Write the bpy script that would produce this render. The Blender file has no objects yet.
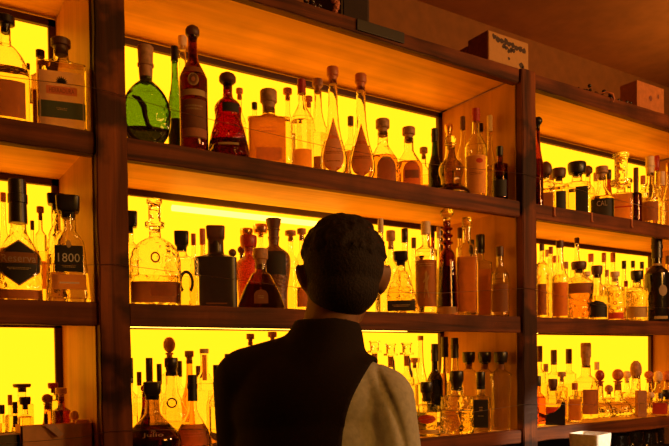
import bpy, bmesh, math, random
from mathutils import Vector, Matrix, noise
random.seed(7)
scene = bpy.context.scene
COL = scene.collection
PI = math.pi

# ------------------------------------------------------------------ camera
CAM = Vector((-0.5167, -1.7654, 1.4561)); YAW, PITCH, ROLL, FPX, PPX, PPY = 0.5692, -0.023, -0.0124, 694.47, 333.49, 376.54
_F = Vector((math.sin(YAW)*math.cos(PITCH), math.cos(YAW)*math.cos(PITCH), math.sin(PITCH)))
_R0 = Vector((math.cos(YAW), -math.sin(YAW), 0)); _U0 = _R0.cross(_F)
_R = math.cos(ROLL)*_R0 + math.sin(ROLL)*_U0; _U = -math.sin(ROLL)*_R0 + math.cos(ROLL)*_U0
cd = bpy.data.cameras.new('camera'); cam = bpy.data.objects.new('camera', cd); COL.objects.link(cam)
cam.matrix_world = Matrix(((_R.x, _U.x, -_F.x, CAM.x), (_R.y, _U.y, -_F.y, CAM.y), (_R.z, _U.z, -_F.z, CAM.z), (0, 0, 0, 1)))
cd.sensor_width = 36; cd.lens = FPX*36/669; cd.shift_x = (334.5-PPX)/669; cd.shift_y = (PPY-223)/669; cd.clip_start = 0.02
scene.camera = cam

# ------------------------------------------------------------------ world, lights, exposure
w = bpy.data.worlds.new('dim_room'); scene.world = w; w.use_nodes = True
w.node_tree.nodes['Background'].inputs[0].default_value = (1.0, 0.42, 0.12, 1)
w.node_tree.nodes['Background'].inputs[1].default_value = 0.05
def lamp(name, typ, loc, target, energy, color, **kw):
    l = bpy.data.lights.new(name, typ); l.energy = energy; l.color = color
    for k, v in kw.items(): setattr(l, k, v)
    o = bpy.data.objects.new(name, l); COL.objects.link(o); o.location = loc
    o.rotation_euler = (Vector(target)-Vector(loc)).to_track_quat('-Z', 'Y').to_euler()
    return o
lamp('warm_key_light', 'AREA', (2.6, -1.9, 2.35), (0.5, -0.3, 1.5), 21.0, (1, .50, .20), shape='DISK', size=.35)  # unseen warm key light, added from the right
lamp('room_fill_light', 'AREA', (1.7, -3.4, 2.6), (0.6, 0, 1.9), 45.0, (1, .41, .05), shape='DISK', size=1.0)
lamp('ceiling_wash_light', 'SPOT', (2.75, -.45, 2.35), (2.65, -.35, 2.95), 22.0, (1, .50, .10), spot_size=2.2, spot_blend=1.0, shadow_soft_size=.15)
lamp('counter_spot_light', 'SPOT', (2.5, -1.5, 1.95), (1.65, -.14, 1.22), 210.0, (1, .86, .62), spot_size=.22, spot_blend=.4, shadow_soft_size=.04)
vs = scene.view_settings
vs.view_transform = 'Standard'; vs.look = 'None'; vs.gamma = 1; vs.use_curve_mapping = False; vs.exposure = 0.25
scene.cycles.max_bounces = 20; scene.cycles.transmission_bounces = 20; scene.cycles.glossy_bounces = 6; scene.cycles.diffuse_bounces = 4
scene.cycles.transparent_max_bounces = 16
scene.cycles.sample_clamp_indirect = 5; scene.cycles.blur_glossy = 0.0

# ------------------------------------------------------------------ materials
def nt(name):
    m = bpy.data.materials.new(name); m.use_nodes = True
    t = m.node_tree; return m, t, t.nodes['Principled BSDF']
def plain(name, col, rough=.5, metal=0, spec=.5, bump=0, bscale=60, vary=0, coat=0):
    m, t, b = nt(name)
    b.inputs['Base Color'].default_value = (*col, 1); b.inputs['Roughness'].default_value = rough
    b.inputs['Metallic'].default_value = metal; b.inputs['Specular IOR Level'].default_value = spec; b.inputs['Coat Weight'].default_value = coat
    tc = t.nodes.new('ShaderNodeTexCoord'); n = t.nodes.new('ShaderNodeTexNoise'); n.inputs['Scale'].default_value = bscale
    t.links.new(tc.outputs['Object'], n.inputs['Vector'])
    if bump:
        bp = t.nodes.new('ShaderNodeBump'); bp.inputs['Strength'].default_value = bump; bp.inputs['Distance'].default_value = .003
        t.links.new(n.outputs['Fac'], bp.inputs['Height']); t.links.new(bp.outputs[0], b.inputs['Normal'])
    v = vary or .12
    cr = t.nodes.new('ShaderNodeValToRGB'); cr.color_ramp.elements[0].position = .3; cr.color_ramp.elements[1].position = .7
    cr.color_ramp.elements[0].color = (*[c*(1-v) for c in col], 1); cr.color_ramp.elements[1].color = (*[min(1, c*(1+v)) for c in col], 1)
    t.links.new(n.outputs['Fac'], cr.inputs[0]); t.links.new(cr.outputs[0], b.inputs['Base Color'])
    return m
def wood(name, dark, light, axis='x', rough=.6, scale=1.0, bump=.4, patches=None):
    """long grain along one axis, optional dark knots and stains"""
    m, t, b = nt(name)
    tc = t.nodes.new('ShaderNodeTexCoord'); mp = t.nodes.new('ShaderNodeMapping')
    s = {'x': (1.2, 26, 26), 'y': (26, 1.2, 26), 'z': (26, 26, 1.2)}[axis]
    mp.inputs['Scale'].default_value = [v*scale for v in s]
    t.links.new(tc.outputs['Object'], mp.inputs[0])
    n = t.nodes.new('ShaderNodeTexNoise'); n.inputs['Scale'].default_value = 1.5; n.inputs['Detail'].default_value = 6; n.inputs['Distortion'].default_value = .6
    t.links.new(mp.outputs[0], n.inputs['Vector'])
    cr = t.nodes.new('ShaderNodeValToRGB'); e = cr.color_ramp.elements
    e[0].position = .30; e[0].color = (*dark, 1); e[1].position = .68; e[1].color = (*light, 1)
    t.links.new(n.outputs['Fac'], cr.inputs[0])
    n2 = t.nodes.new('ShaderNodeTexNoise'); n2.inputs['Scale'].default_value = 4.5; n2.inputs['Detail'].default_value = 4
    t.links.new(tc.outputs['Object'], n2.inputs['Vector'])
    cr2 = t.nodes.new('ShaderNodeValToRGB'); e = cr2.color_ramp.elements
    lo = .55 if patches is None else patches
    e[0].position = .36 if lo > .3 else .45; e[0].color = (lo, lo, lo, 1); e[1].position = .56 if lo > .3 else .52; e[1].color = (1, 1, 1, 1)
    t.links.new(n2.outputs['Fac'], cr2.inputs[0])
    mx = t.nodes.new('ShaderNodeMix'); mx.data_type = 'RGBA'; mx.blend_type = 'MULTIPLY'; mx.inputs[0].default_value = 1
    t.links.new(cr.outputs[0], mx.inputs[6]); t.links.new(cr2.outputs[0], mx.inputs[7]); t.links.new(mx.outputs[2], b.inputs['Base Color'])
    b.inputs['Roughness'].default_value = rough; b.inputs['Specular IOR Level'].default_value = .22
    bp = t.nodes.new('ShaderNodeBump'); bp.inputs['Strength'].default_value = bump; bp.inputs['Distance'].default_value = .003
    t.links.new(n.outputs['Fac'], bp.inputs['Height']); t.links.new(bp.outputs[0], b.inputs['Normal'])
    return m
def glass(name, col=(1, 1, 1), rough=0.0, ior=1.45, wob=.12, wscale=18, wd=.006):
    m, t, b = nt(name)
    b.inputs['Base Color'].default_value = (*col, 1); b.inputs['Transmission Weight'].default_value = 1
    b.inputs['Roughness'].default_value = rough; b.inputs['IOR'].default_value = ior
    n = t.nodes.new('ShaderNodeTexNoise'); n.inputs['Scale'].default_value = wscale
    tc = t.nodes.new('ShaderNodeTexCoord'); t.links.new(tc.outputs['Object'], n.inputs['Vector'])
    bp = t.nodes.new('ShaderNodeBump'); bp.inputs['Strength'].default_value = wob; bp.inputs['Distance'].default_value = wd
    t.links.new(n.outputs['Fac'], bp.inputs['Height']); t.links.new(bp.outputs[0], b.inputs['Normal'])
    return m
def cut_glass(name):
    m, t, b = nt(name)
    b.inputs['Base Color'].default_value = (.98, .97, .94, 1); b.inputs['Transmission Weight'].default_value = 1; b.inputs['Roughness'].default_value = .0; b.inputs['IOR'].default_value = 1.5
    n = t.nodes.new('ShaderNodeTexVoronoi'); n.inputs['Scale'].default_value = 62; n.feature = 'F1'
    tc = t.nodes.new('ShaderNodeTexCoord'); t.links.new(tc.outputs['Object'], n.inputs['Vector'])
    bp = t.nodes.new('ShaderNodeBump'); bp.inputs['Strength'].default_value = .55; bp.inputs['Distance'].default_value = .006
    t.links.new(n.outputs['Distance'], bp.inputs['Height']); t.links.new(bp.outputs[0], b.inputs['Normal'])
    return m
def paper(name, col, trans=.35):
    m, t, b = nt(name)
    b.inputs['Roughness'].default_value = .7
    tr = t.nodes.new('ShaderNodeBsdfTranslucent'); mx = t.nodes.new('ShaderNodeMixShader'); mx.inputs[0].default_value = trans
    n = t.nodes.new('ShaderNodeTexNoise'); n.inputs['Scale'].default_value = 90
    tc = t.nodes.new('ShaderNodeTexCoord'); t.links.new(tc.outputs['Object'], n.inputs['Vector'])
    cr = t.nodes.new('ShaderNodeValToRGB'); cr.color_ramp.elements[0].color = (*[c*.8 for c in col], 1); cr.color_ramp.elements[1].color = (*col, 1)
    t.links.new(n.outputs['Fac'], cr.inputs[0])
    t.links.new(cr.outputs[0], b.inputs['Base Color']); t.links.new(cr.outputs[0], tr.inputs[0])
    t.links.new(b.outputs[0], mx.inputs[1]); t.links.new(tr.outputs[0], mx.inputs[2])
    t.links.new(mx.outputs[0], t.nodes['Material Output'].inputs[0])
    return m
def emit(name, col, strength):
    m = bpy.data.materials.new(name); m.use_nodes = True; t = m.node_tree
    t.nodes.remove(t.nodes['Principled BSDF'])
    e = t.nodes.new('ShaderNodeEmission'); e.inputs[0].default_value = (*col, 1); e.inputs[1].default_value = strength
    t.links.new(e.outputs[0], t.nodes['Material Output'].inputs[0]); return m

M = {}
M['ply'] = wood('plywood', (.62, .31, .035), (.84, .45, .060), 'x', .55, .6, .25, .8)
M['ply_side'] = wood('plywood_upright_shaded', (.38, .17, .022), (.54, .26, .040), 'z', .5, .6, .25, .75)  # same plywood, with the dim grazing light put into its colour
M['rail'] = wood('rough_board', (.035, .008, .002), (.235, .058, .010), 'x', .66, .8, 1.0, .50)
M['post'] = wood('old_beam', (.035, .008, .002), (.235, .060, .010), 'z', .66, .8, 1.0, .22)
M['edge_dark'] = plain('dark_edge', (.030, .012, .006), .7)
M['frame'] = plain('panel_frame_paint', (.05, .018, .008), .6)
M['panel'] = emit('backlit_acrylic', (1, .325, .005), 2.45)
M['tube'] = emit('led_tube', (1, .50, .040), 6.5)
M['wall'] = plain('plaster_wall', (.23, .082, .014), .85, bump=.2, bscale=20)
M['ceil'] = plain('painted_ceiling', (.44, .155, .026), .8, bump=.15, bscale=12)
M['floor'] = wood('floor_boards', (.05, .03, .02), (.13, .08, .05), 'x', .4)
M['cab'] = plain('black_cabinet', (.012, .009, .008), .5)
M['steel'] = plain('steel_wire', (.35, .3, .26), .3, 1)
G = {
 'clear': glass('clear_glass', (.97, .965, .93), 0, 1.47, .35, 26), 'cut': cut_glass('cut_glass'), 'smoke': glass('smoky_glass', (.55, .42, .28)), 'green': glass('green_glass', (.26, .52, .05), 0, 1.45, 1, 24, .022),
 'red': glass('red_glass', (.34, .006, .012), 0, 1.45, 1.0, 30, .03), 'brown': glass('brown_glass', (.40, .13, .05)), 'amber': glass('amber_glass', (.95, .66, .25)),
 'dgreen': glass('dark_green_glass', (.10, .16, .04)), 'frost': glass('frosted_glass', (.95, .92, .88), .25),
 'black': plain('black_glazed_glass', (.012, .008, .006), .12, spec=.7), 'charcoal': plain('charcoal_glazed_bottle', (.03, .017, .010), .35),
 'copper': plain('embossed_brown_ceramic', (.13, .05, .02), .35, bump=.9, bscale=120, vary=.6), 'redbead': plain('red_beaded_coat', (.85, .06, .05), .3, bump=1., bscale=260, vary=.7),
}
G['redbead'].node_tree.nodes['Principled BSDF'].inputs['Transmission Weight'].default_value = .55
LQ = {
 'water': glass('clear_spirit', (.99, .97, .93), 0, 1.34), 'gold': glass('golden_spirit', (.98, .88, .55), 0, 1.34), 'brown': glass('brown_spirit', (.72, .36, .10), 0, 1.34),
 'deep': glass('dark_spirit', (.16, .05, .02), 0, 1.34),
}
C = {
 'black': plain('black_cap', (.015, .010, .008), .35), 'brown': plain('brown_cap', (.10, .035, .016), .5), 'wood': plain('wooden_stopper', (.40, .20, .08), .6, bump=.4, vary=.3),
 'cork': plain('cork', (.42, .22, .10), .8, bump=.5, vary=.3), 'gold': plain('gold_cap', (.7, .42, .16), .3, 1), 'red': plain('red_cap', (.35, .025, .02), .4),
 'pale': plain('pale_cap', (.70, .52, .34), .5), 'silver': plain('silver_cap', (.6, .55, .5), .25, 1), 'white': plain('white_cap', (.75, .68, .58), .5),
 'orange': plain('orange_cap', (.50, .14, .04), .5), 'glass': G['cut'],
}
L = {
 'cream': paper('cream_label', (.84, .62, .38), 0.6), 'white': paper('white_label', (.80, .74, .64), .3), 'tan': paper('tan_label', (.82, .44, .14), 0.6), 'orange': paper('orange_label', (.85, .40, .08), 0.75),
 'brown': paper('brown_label', (.34, .13, .04), 0.45), 'black': paper('black_label', (.014, .010, .008), .02), 'red': paper('red_label', (.60, .06, .025), .4),
 'green': paper('dark_green_band', (.07, .085, .03), .1), 'gold': paper('gold_label', (.55, .36, .13), .2), 'copper': paper('copper_label', (.66, .26, .06), 0.65),
 'rose': paper('rose_label', (.85, .36, .16), 0.6),
}

# ------------------------------------------------------------------ mesh helpers
def link(name, me, mat, parent=None):
    o = bpy.data.objects.new(name, me); COL.objects.link(o)
    if mat is not None and not me.materials: me.materials.append(mat)
    if parent is not None: o.parent = parent
    return o
def obj(name, bm, mat, parent=None, smooth=None):
    me = bpy.data.meshes.new(name); bmesh.ops.recalc_face_normals(bm, faces=bm.faces[:]); bm.to_mesh(me); bm.free()
    if smooth is not None:
        me.polygons.foreach_set('use_smooth', [True]*len(me.polygons)); me.set_sharp_from_angle(angle=math.radians(smooth))
    return link(name, me, mat, parent)
def tag(o, label=None, cat=None, group=None, kind=None):
    if label: o['label'] = label
    if cat: o['category'] = cat
    if group: o['group'] = group
    if kind: o['kind'] = kind
    return o
def empty(name, loc=(0, 0, 0), rz=0):
    o = bpy.data.objects.new(name, None); COL.objects.link(o); o.location = loc; o.rotation_euler = (0, 0, rz); o.empty_display_size = .05
    return o
def add_box(bm, x0, x1, y0, y1, z0, z1, bevel=0):
    r = bmesh.ops.create_cube(bm, size=1)
    for v in r['verts']:
        v.co = Vector((x0+(v.co.x+.5)*(x1-x0), y0+(v.co.y+.5)*(y1-y0), z0+(v.co.z+.5)*(z1-z0)))
    if bevel:
        es = {e for v in r['verts'] for e in v.link_edges}
        bmesh.ops.bevel(bm, geom=list(es), offset=bevel, segments=2, affect='EDGES', profile=.6)
    return bm
def box(name, x0, x1, y0, y1, z0, z1, mat, parent=None, bevel=0):
    return obj(name, add_box(bmesh.new(), x0, x1, y0, y1, z0, z1, bevel), mat, parent)
def rough_board(name, x0, x1, y0, y1, z0a, z0b, z1, mat, parent, seed=0, nx=40, amp=.0025, vertical=False):
    """a worn board: subdivided along its length with wavering arrises; z0a/z0b = bottom at its two ends"""
    bm = bmesh.new(); rings = []
    n = nx
    for i in range(n+1):
        t = i/n
        if vertical:
            z = z0a+(z1-z0a)*t
            d = [amp*noise.noise(Vector((seed*7.1+k*3.3, z*9, k))) for k in range(4)]
            pts = [(x0+d[0], y0+d[1], z), (x1+d[2], y0+d[3], z), (x1, y1, z), (x0, y1, z)]
        else:
            x = x0+(x1-x0)*t; zb = z0a+(z0b-z0a)*t
            d = [amp*noise.noise(Vector((seed*5.7+k*2.9, x*11, k))) for k in range(4)]
            pts = [(x, y0+d[0], zb+d[1]), (x, y0+d[2], z1+d[3]*.6), (x, y1, z1), (x, y1, zb)]
        rings.append([bm.verts.new(p) for p in pts])
    for a, b in zip(rings, rings[1:]):
        for k in range(4): bm.faces.new((a[k], a[(k+1) % 4], b[(k+1) % 4], b[k]))
    bm.faces.new(rings[0][::-1]); bm.faces.new(rings[-1])
    bm.normal_update()
    es = [e for e in bm.edges if len(e.link_faces) == 2 and e.calc_face_angle(0) > 1.0]
    bmesh.ops.bevel(bm, geom=es, offset=.003, segments=2, affect='EDGES')
    return obj(name, bm, mat, parent)
def add_tube(bm, pts, r, seg=8, caps=True):
    pts = [Vector(p) for p in pts]; rings = []
    rr = r if isinstance(r, (list, tuple)) else [r]*len(pts)
    for i, p in enumerate(pts):
        d = (pts[min(i+1, len(pts)-1)]-pts[max(i-1, 0)]).normalized()
        a = Vector((0, 0, 1)) if abs(d.z) < .9 else Vector((1, 0, 0))
        u = d.cross(a).normalized(); v = d.cross(u)
        rings.append([bm.verts.new(p+rr[i]*(math.cos(2*PI*k/seg)*u+math.sin(2*PI*k/seg)*v)) for k in range(seg)])
    for a, b in zip(rings, rings[1:]):
        for k in range(seg): bm.faces.new((a[k], a[(k+1) % seg], b[(k+1) % seg], b[k]))
    if caps: bm.faces.new(rings[0]); bm.faces.new(rings[-1])
    return bm
def ray(px, py):
    return (_F + _R*((px-PPX)/FPX) - _U*((py-PPY)/FPX))
def on_plane_y(px, py, Y):
    """world point where the sight line through a photo point meets the plane y = Y, and its depth"""
    d = ray(px, py); t = (Y-CAM.y)/d.y
    return CAM+d*t, t

# ------------------------------------------------------------------ shelving dimensions
PW = .0760; X2L, X2R = 1.4275, 1.5012; X3L, X3R = 2.885, 2.96; X0L, X0R = -1.62, -1.545
D = .4253
S = {'T': 2.027, 'M': 1.6079, 'B': 1.1936}            # shelf tops
CE = {'T': 2.4685, 'M': 2.0022, 'B': 1.583}           # undersides above each row
BAYS = [(X0R, -PW), (0.0, X2L), (X2R, X3L)]

# ------------------------------------------------------------------ room
def struct(name, *a, **k):
    o = box(name, *a, **k); o['kind'] = 'structure'; return o
struct('floor', -3, 5, -4.5, .5, -.05, 0, M['floor'])
struct('ceiling', -3, 5, -4.5, .5, 2.95, 3.0, M['ceil'])
struct('wall_back', -3, 5, .5, .56, 0, 2.95, M['wall'])
struct('wall_left', -3.06, -3, -4.5, .5, 0, 2.95, M['wall'])
struct('wall_right', 5, 5.06, -4.5, .5, 0, 2.95, M['wall'])

# ------------------------------------------------------------------ back bar shelving
sh = tag(empty('back_bar_shelving', (0, 0, 0)), 'rough timber back bar shelving with three bays of glowing yellow backlit panels', 'shelving')
for k, (a, b) in enumerate([(X0L, X0R), (-PW, 0), (X2L, X2R), (X3L, X3R)]):
    rough_board('post', a, b, -.012, .075, 1.02 if k != 9 else 0, 0, 2.5035 if k != 1 else 2.66, M['post'], sh, seed=k+1, vertical=True, nx=70, amp=.004)
top_bottom = [(2.458, 2.458), (2.4650, 2.4500), (2.449, 2.437)]
for bi, (a, b) in enumerate(BAYS):
    rails = [('T0', top_bottom[bi], 2.502), ('T', (1.970, 1.970), 2.027), ('M', (1.550, 1.550), 1.6079), ('B', (1.1463, 1.1463), 1.1936)]
    for ri, (nm, (za, zb), zt) in enumerate(rails):
        rough_board('front_rail', a, b, 0.0, .032, za, zb, zt, M['rail'], sh, seed=10+bi*5+ri, nx=60)
        th = zt-.025
        box('shelf_board', a, b, .032, D+.02, th, zt-.0005, M['ply'], sh)
    # upright plywood side panels of every compartment
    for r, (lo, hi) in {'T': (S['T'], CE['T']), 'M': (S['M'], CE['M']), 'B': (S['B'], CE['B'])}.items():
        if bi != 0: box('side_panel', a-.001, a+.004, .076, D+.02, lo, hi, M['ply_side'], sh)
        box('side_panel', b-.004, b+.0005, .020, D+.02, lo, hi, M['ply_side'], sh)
        fr = bmesh.new(); fw = .020
        add_box(fr, a+.004, b-.004, D-.012, D+.004, hi-fw, hi); add_box(fr, a+.004, b-.004, D-.012, D+.004, lo, lo+fw*.8)
        add_box(fr, a+.004, a+.004+fw, D-.012, D+.004, lo, hi); add_box(fr, b-.004-fw, b-.004, D-.012, D+.004, lo, hi)
        f = obj('panel_frame', fr, M['frame'], sh)
        box('light_panel', a+.006, b-.006, D+.004, D+.012, lo+.004, hi-.004, M['panel'], f)
def led(x0, x1, y, z, r=.007):
    o = obj('led_tube', add_tube(bmesh.new(), [(x0, y, z), (x1, y, z)], r, 12), M['tube'], sh, 60); return o
led(.26, .92, D-.03, 1.952, .010); led(.05, 1.20, D-.045, 1.572, .006); led(X2R+.05, X2R+.45, D-.045, 1.572, .006); led(X2R+.05, X2R+.35, D-.03, 1.965, .006)
box('backing_board', X0L, X3R, D+.021, D+.035, 1.12, 2.5, M['edge_dark'], sh)
# black plate on the top rail
p0, _ = on_plane_y(357, 38, -.004); p1, _ = on_plane_y(404, 46, -.004)
tag(box('black_plate', p0.x, p1.x, -.007, -.0025, 2.466, 2.499, M['cab'], sh, .001))

# lower cabinet and its worktop
cab = tag(empty('back_counter', (0, 0, 0)), 'black back counter cabinet standing under the lowest bottle shelf', 'cabinet')
box('cabinet_body', X0L, X3R, -.22, .48, 0.0, .93, M['cab'], cab)
box('worktop', X0L, X3R, -.25, .48, .93, .955, M['cab'], cab, .003)
box('splash_panel', X0L, X3R, .40, .44, .955, 1.146, M['cab'], cab)

# ------------------------------------------------------------------ bottles
def crom(pts, k=4):
    """resample (z, w, n) control points smoothly, without overshoot"""
    out = []
    for i in range(len(pts)-1):
        p0 = pts[max(i-1, 0)]; p1 = pts[i]; p2 = pts[i+1]; p3 = pts[min(i+2, len(pts)-1)]
        for j in range(k):
            t = j/k; q = []
            for c in range(len(p1)):
                v = .5*((2*p1[c])+(-p0[c]+p2[c])*t+(2*p0[c]-5*p1[c]+4*p2[c]-p3[c])*t*t+(-p0[c]+3*p1[c]-3*p2[c]+p3[c])*t**3)
                lo, hi = min(p1[c], p2[c]), max(p1[c], p2[c]); q.append(min(max(v, lo), hi))
            out.append(tuple(q))
    out.append(tuple(pts[-1])); return out
PROF = {  # kind: (control points (height, half width, squareness), depth ratio)
 'wine': ([(0, .9, 2), (.02, 1, 2), (.58, 1, 2), (.66, .93, 2), (.73, .66, 2), (.79, .42, 2), (.86, .34, 2), (.97, .32, 2), (1, .34, 2)], 1),
 'liquor': ([(0, .93, 2), (.02, 1, 2), (.62, 1, 2), (.69, .94, 2), (.75, .70, 2), (.79, .46, 2), (.84, .38, 2), (1, .38, 2)], 1),
 'slim': ([(0, .95, 2), (.02, 1, 2), (.52, 1, 2), (.62, .80, 2), (.74, .52, 2), (.88, .42, 2), (1, .40, 2)], 1),
 'cyl': ([(0, .95, 2), (.02, 1, 2), (.74, 1, 2), (.79, .90, 2), (.83, .50, 2), (.86, .38, 2), (1, .36, 2)], 1),
 'square': ([(0, .95, 5), (.02, 1, 6), (.70, 1, 6), (.76, .93, 5), (.80, .60, 3), (.83, .40, 2), (1, .38, 2)], .85),
 'flat': ([(0, .96, 6), (.02, 1, 7), (.76, 1, 7), (.82, .96, 6), (.85, .6, 3), (.88, .34, 2), (1, .30, 2)], .48),
 'decanter': ([(0, .90, 2), (.03, 1, 2), (.26, 1, 2), (.38, .92, 2), (.55, .60, 2), (.68, .34, 2), (.78, .26, 2), (1, .25, 2)], .8),
 'dome': ([(0, .95, 3), (.02, 1, 3), (.45, 1, 3), (.60, .93, 3), (.71, .74, 2.5), (.79, .48, 2), (.83, .28, 2), (.86, .24, 2), (1, .22, 2)], .6),
 'arch': ([(0, .95, 3), (.02, .98, 3), (.50, 1, 3), (.64, .95, 3), (.75, .80, 2.6), (.83, .52, 2), (.87, .28, 2), (.90, .23, 2), (1, .22, 2)], .6),
 'bell': ([(0, .95, 2.4), (.02, 1, 2.4), (.40, 1, 2.4), (.50, .93, 2.4), (.60, .72, 2), (.70, .48, 2), (.78, .36, 2), (1, .34, 2)], .75),
 'teardrop': ([(0, .5, 2), (.03, .76, 2), (.09, .96, 2), (.16, 1, 2), (.25, .93, 2), (.38, .68, 2), (.54, .47, 2), (.75, .36, 2), (1, .33, 2)], .6),
 'pyramid': ([(0, .97, 4), (.04, 1, 4), (.35, .80, 4), (.78, .40, 3), (.84, .26, 2), (1, .24, 2)], .6),
 'taper': ([(0, .97, 4), (.02, 1, 4), (.45, .84, 4), (.66, .76, 4), (.74, .60, 3), (.80, .40, 2), (.84, .36, 2), (1, .36, 2)], .6),
 'urn': ([(0, .70, 2), (.03, .78, 2), (.30, .80, 2), (.55, .96, 2), (.70, 1, 2), (.79, .86, 2), (.86, .42, 2), (.90, .30, 2), (1, .36, 2)], .8),
 'flare': ([(0, .78, 3), (.02, .80, 3), (.50, .84, 3), (.78, 1, 3), (.84, .96, 3), (.88, .58, 3), (.91, .38, 2), (1, .36, 2)], .85),
 'pawn': ([(0, .85, 2.4), (.03, .96, 2.4), (.10, 1, 2.4), (.32, .84, 2.4), (.55, .62, 2.2), (.68, .64, 2), (.76, .50, 2), (.83, .24, 2), (1, .22, 2)], .8),
 'hour': ([(0, .90, 2), (.04, 1, 2), (.12, .92, 2), (.22, .58, 2), (.32, .54, 2), (.50, .66, 2), (.64, .56, 2), (.76, .28, 2), (1, .20, 2)], .9),
 'flask': ([(0, .30, 2), (.03, .46, 2), (.13, .76, 2), (.28, .95, 2), (.46, 1, 2), (.62, .95, 2), (.78, .76, 2), (.88, .52, 2), (.935, .32, 2), (.96, .26, 2), (1, .27, 2)], .42),
 'spindle': ([(0, 1, 2), (.02, 1, 2), (.20, .90, 2), (.45, .82, 2), (.58, .76, 2), (.66, .62, 2), (.705, .36, 2), (.74, .34, 2), (.765, .58, 2), (.79, .36, 2), (.815, .36, 2), (.84, .56, 2), (.865, .34, 2), (.89, .34, 2), (.915, .54, 2), (.94, .32, 2), (1, .34, 2)], 1),
 'onion': ([(0, .80, 2), (.03, .92, 2), (.15, 1, 2), (.32, .92, 2), (.44, .66, 2), (.54, .40, 2), (.62, .28, 2), (1, .24, 2)], .8),
}
def ring(bm, z, hw, hd, n, seg):
    vs_ = []
    for k in range(seg):
        a = 2*PI*k/seg+PI/seg; c, s = math.cos(a), math.sin(a)
        vs_.append(bm.verts.new((hw*math.copysign(abs(c)**(2/n), c), hd*math.copysign(abs(s)**(2/n), s), z)))
    return vs_
def loft(bm, prof, seg, close_bottom=True, close_top=True):
    rs = [ring(bm, *p, seg) for p in prof]
    for a, b in zip(rs, rs[1:]):
        for k in range(seg): bm.faces.new((a[k], a[(k+1) % seg], b[(k+1) % seg], b[k]))
    if close_bottom: bm.faces.new(rs[0][::-1])
    if close_top: bm.faces.new(rs[-1])
    return rs
class Shape:
    def __init__(s, kind, H, W, dr=None):
        pts, d = PROF[kind]; s.H = H; s.W = W; s.dr = d if dr is None else dr
        s.p = crom(pts, 4)
        # squat bodies keep round necks
        s.neck = pts[-2][1]*W
    def at(s, t):
        t = min(max(t, 0), 1)
        for a, b in zip(s.p, s.p[1:]):
            if t <= b[0]+1e-9:
                u = 0 if b[0] == a[0] else (t-a[0])/(b[0]-a[0]); wv = a[1]+(b[1]-a[1])*u; n = a[2]+(b[2]-a[2])*u; break
        hw = wv*s.W
        k = min(1, max(0, (wv-.34)/.3)); dr = 1+(s.dr-1)*k
        return hw, hw*dr, n
    def rings(s, inset=0, z0=0, z1=None):
        out = []; z1 = s.H if z1 is None else z1
        zs = [z0]+[p[0]*s.H for p in s.p if z0+1e-4 < p[0]*s.H < z1-1e-4]+[z1]
        for z in zs:
            hw, hd, n = s.at(z/s.H); out.append((z, max(hw-inset, .0012), max(hd-inset, .0012), n))
        return out
    def front(s, x, z, off):
        hw, hd, n = s.at(z/s.H); q = min(abs(x)/hw, .985)
        return Vector((x, -hd*(1-q**n)**(1/n)-off, z))
def surface_patch(sp, z0, z1, uf, shape='rect', off=.0006, nx=10, nz=10, cx=0):
    """a label lying on the bottle's front, following its curvature"""
    bm = bmesh.new(); rows = []
    wmid = sp.at((z0+z1)/2/sp.H)[0]*uf
    for j in range(nz+1):
        t = j/nz; z = z0+(z1-z0)*t
        if shape == 'rect': f = 1
        elif shape == 'oval': f = max(.04, math.sqrt(max(0, 1-(2*t-1)**2)))
        elif shape == 'hex': f = 1-.98*max(0, abs(2*t-1)-.38)/.62
        elif shape == 'drop': f = max(.03, math.sqrt(max(0, 1-((t-.3)/.3)**2)) if t < .3 else (1-((t-.3)/.7)**1.15))
        elif shape == 'arch': f = 1 if t < .55 else max(.05, math.sqrt(max(0, 1-((t-.55)/.45)**2)))
        elif shape == 'wave': f = 1
        row = []
        for i in range(nx+1):
            u = (i/nx*2-1)*f
            hw = sp.at(z/sp.H)[0]
            x = (u*wmid if shape != 'wrap' else u*hw*uf)+cx
            x = max(-hw*.985, min(hw*.985, x))
            row.append(bm.verts.new(sp.front(x, z, off)))
        rows.append(row)
    for a, b in zip(rows, rows[1:]):
        for i in range(nx): bm.faces.new((a[i], a[i+1], b[i+1], b[i]))
    return bm
def text_on(sp, txt, zc, width, height, mat, parent, off=.0012, name='lettering', cx=0):
    cu = bpy.data.curves.new('t', 'FONT'); cu.body = txt; cu.align_x = 'CENTER'; cu.align_y = 'CENTER'; cu.resolution_u = 2; cu.size = 1
    to = bpy.data.objects.new('t', cu); COL.objects.link(to)
    bpy.context.view_layer.update()
    me = bpy.data.meshes.new_from_object(to.evaluated_get(bpy.context.evaluated_depsgraph_get()))
    bpy.data.objects.remove(to); bpy.data.curves.remove(cu)
    xs = [v.co.x for v in me.vertices]; ys = [v.co.y for v in me.vertices]
    sx = width/(max(xs)-min(xs)); sy = height/(max(ys)-min(ys)); mx = (max(xs)+min(xs))/2; my = (max(ys)+min(ys))/2
    for v in me.vertices: v.co = sp.front((v.co.x-mx)*sx+cx, zc+(v.co.y-my)*sy, off)
    me.materials.clear(); return link(name, me, mat, parent)
CAPH = {}
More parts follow.
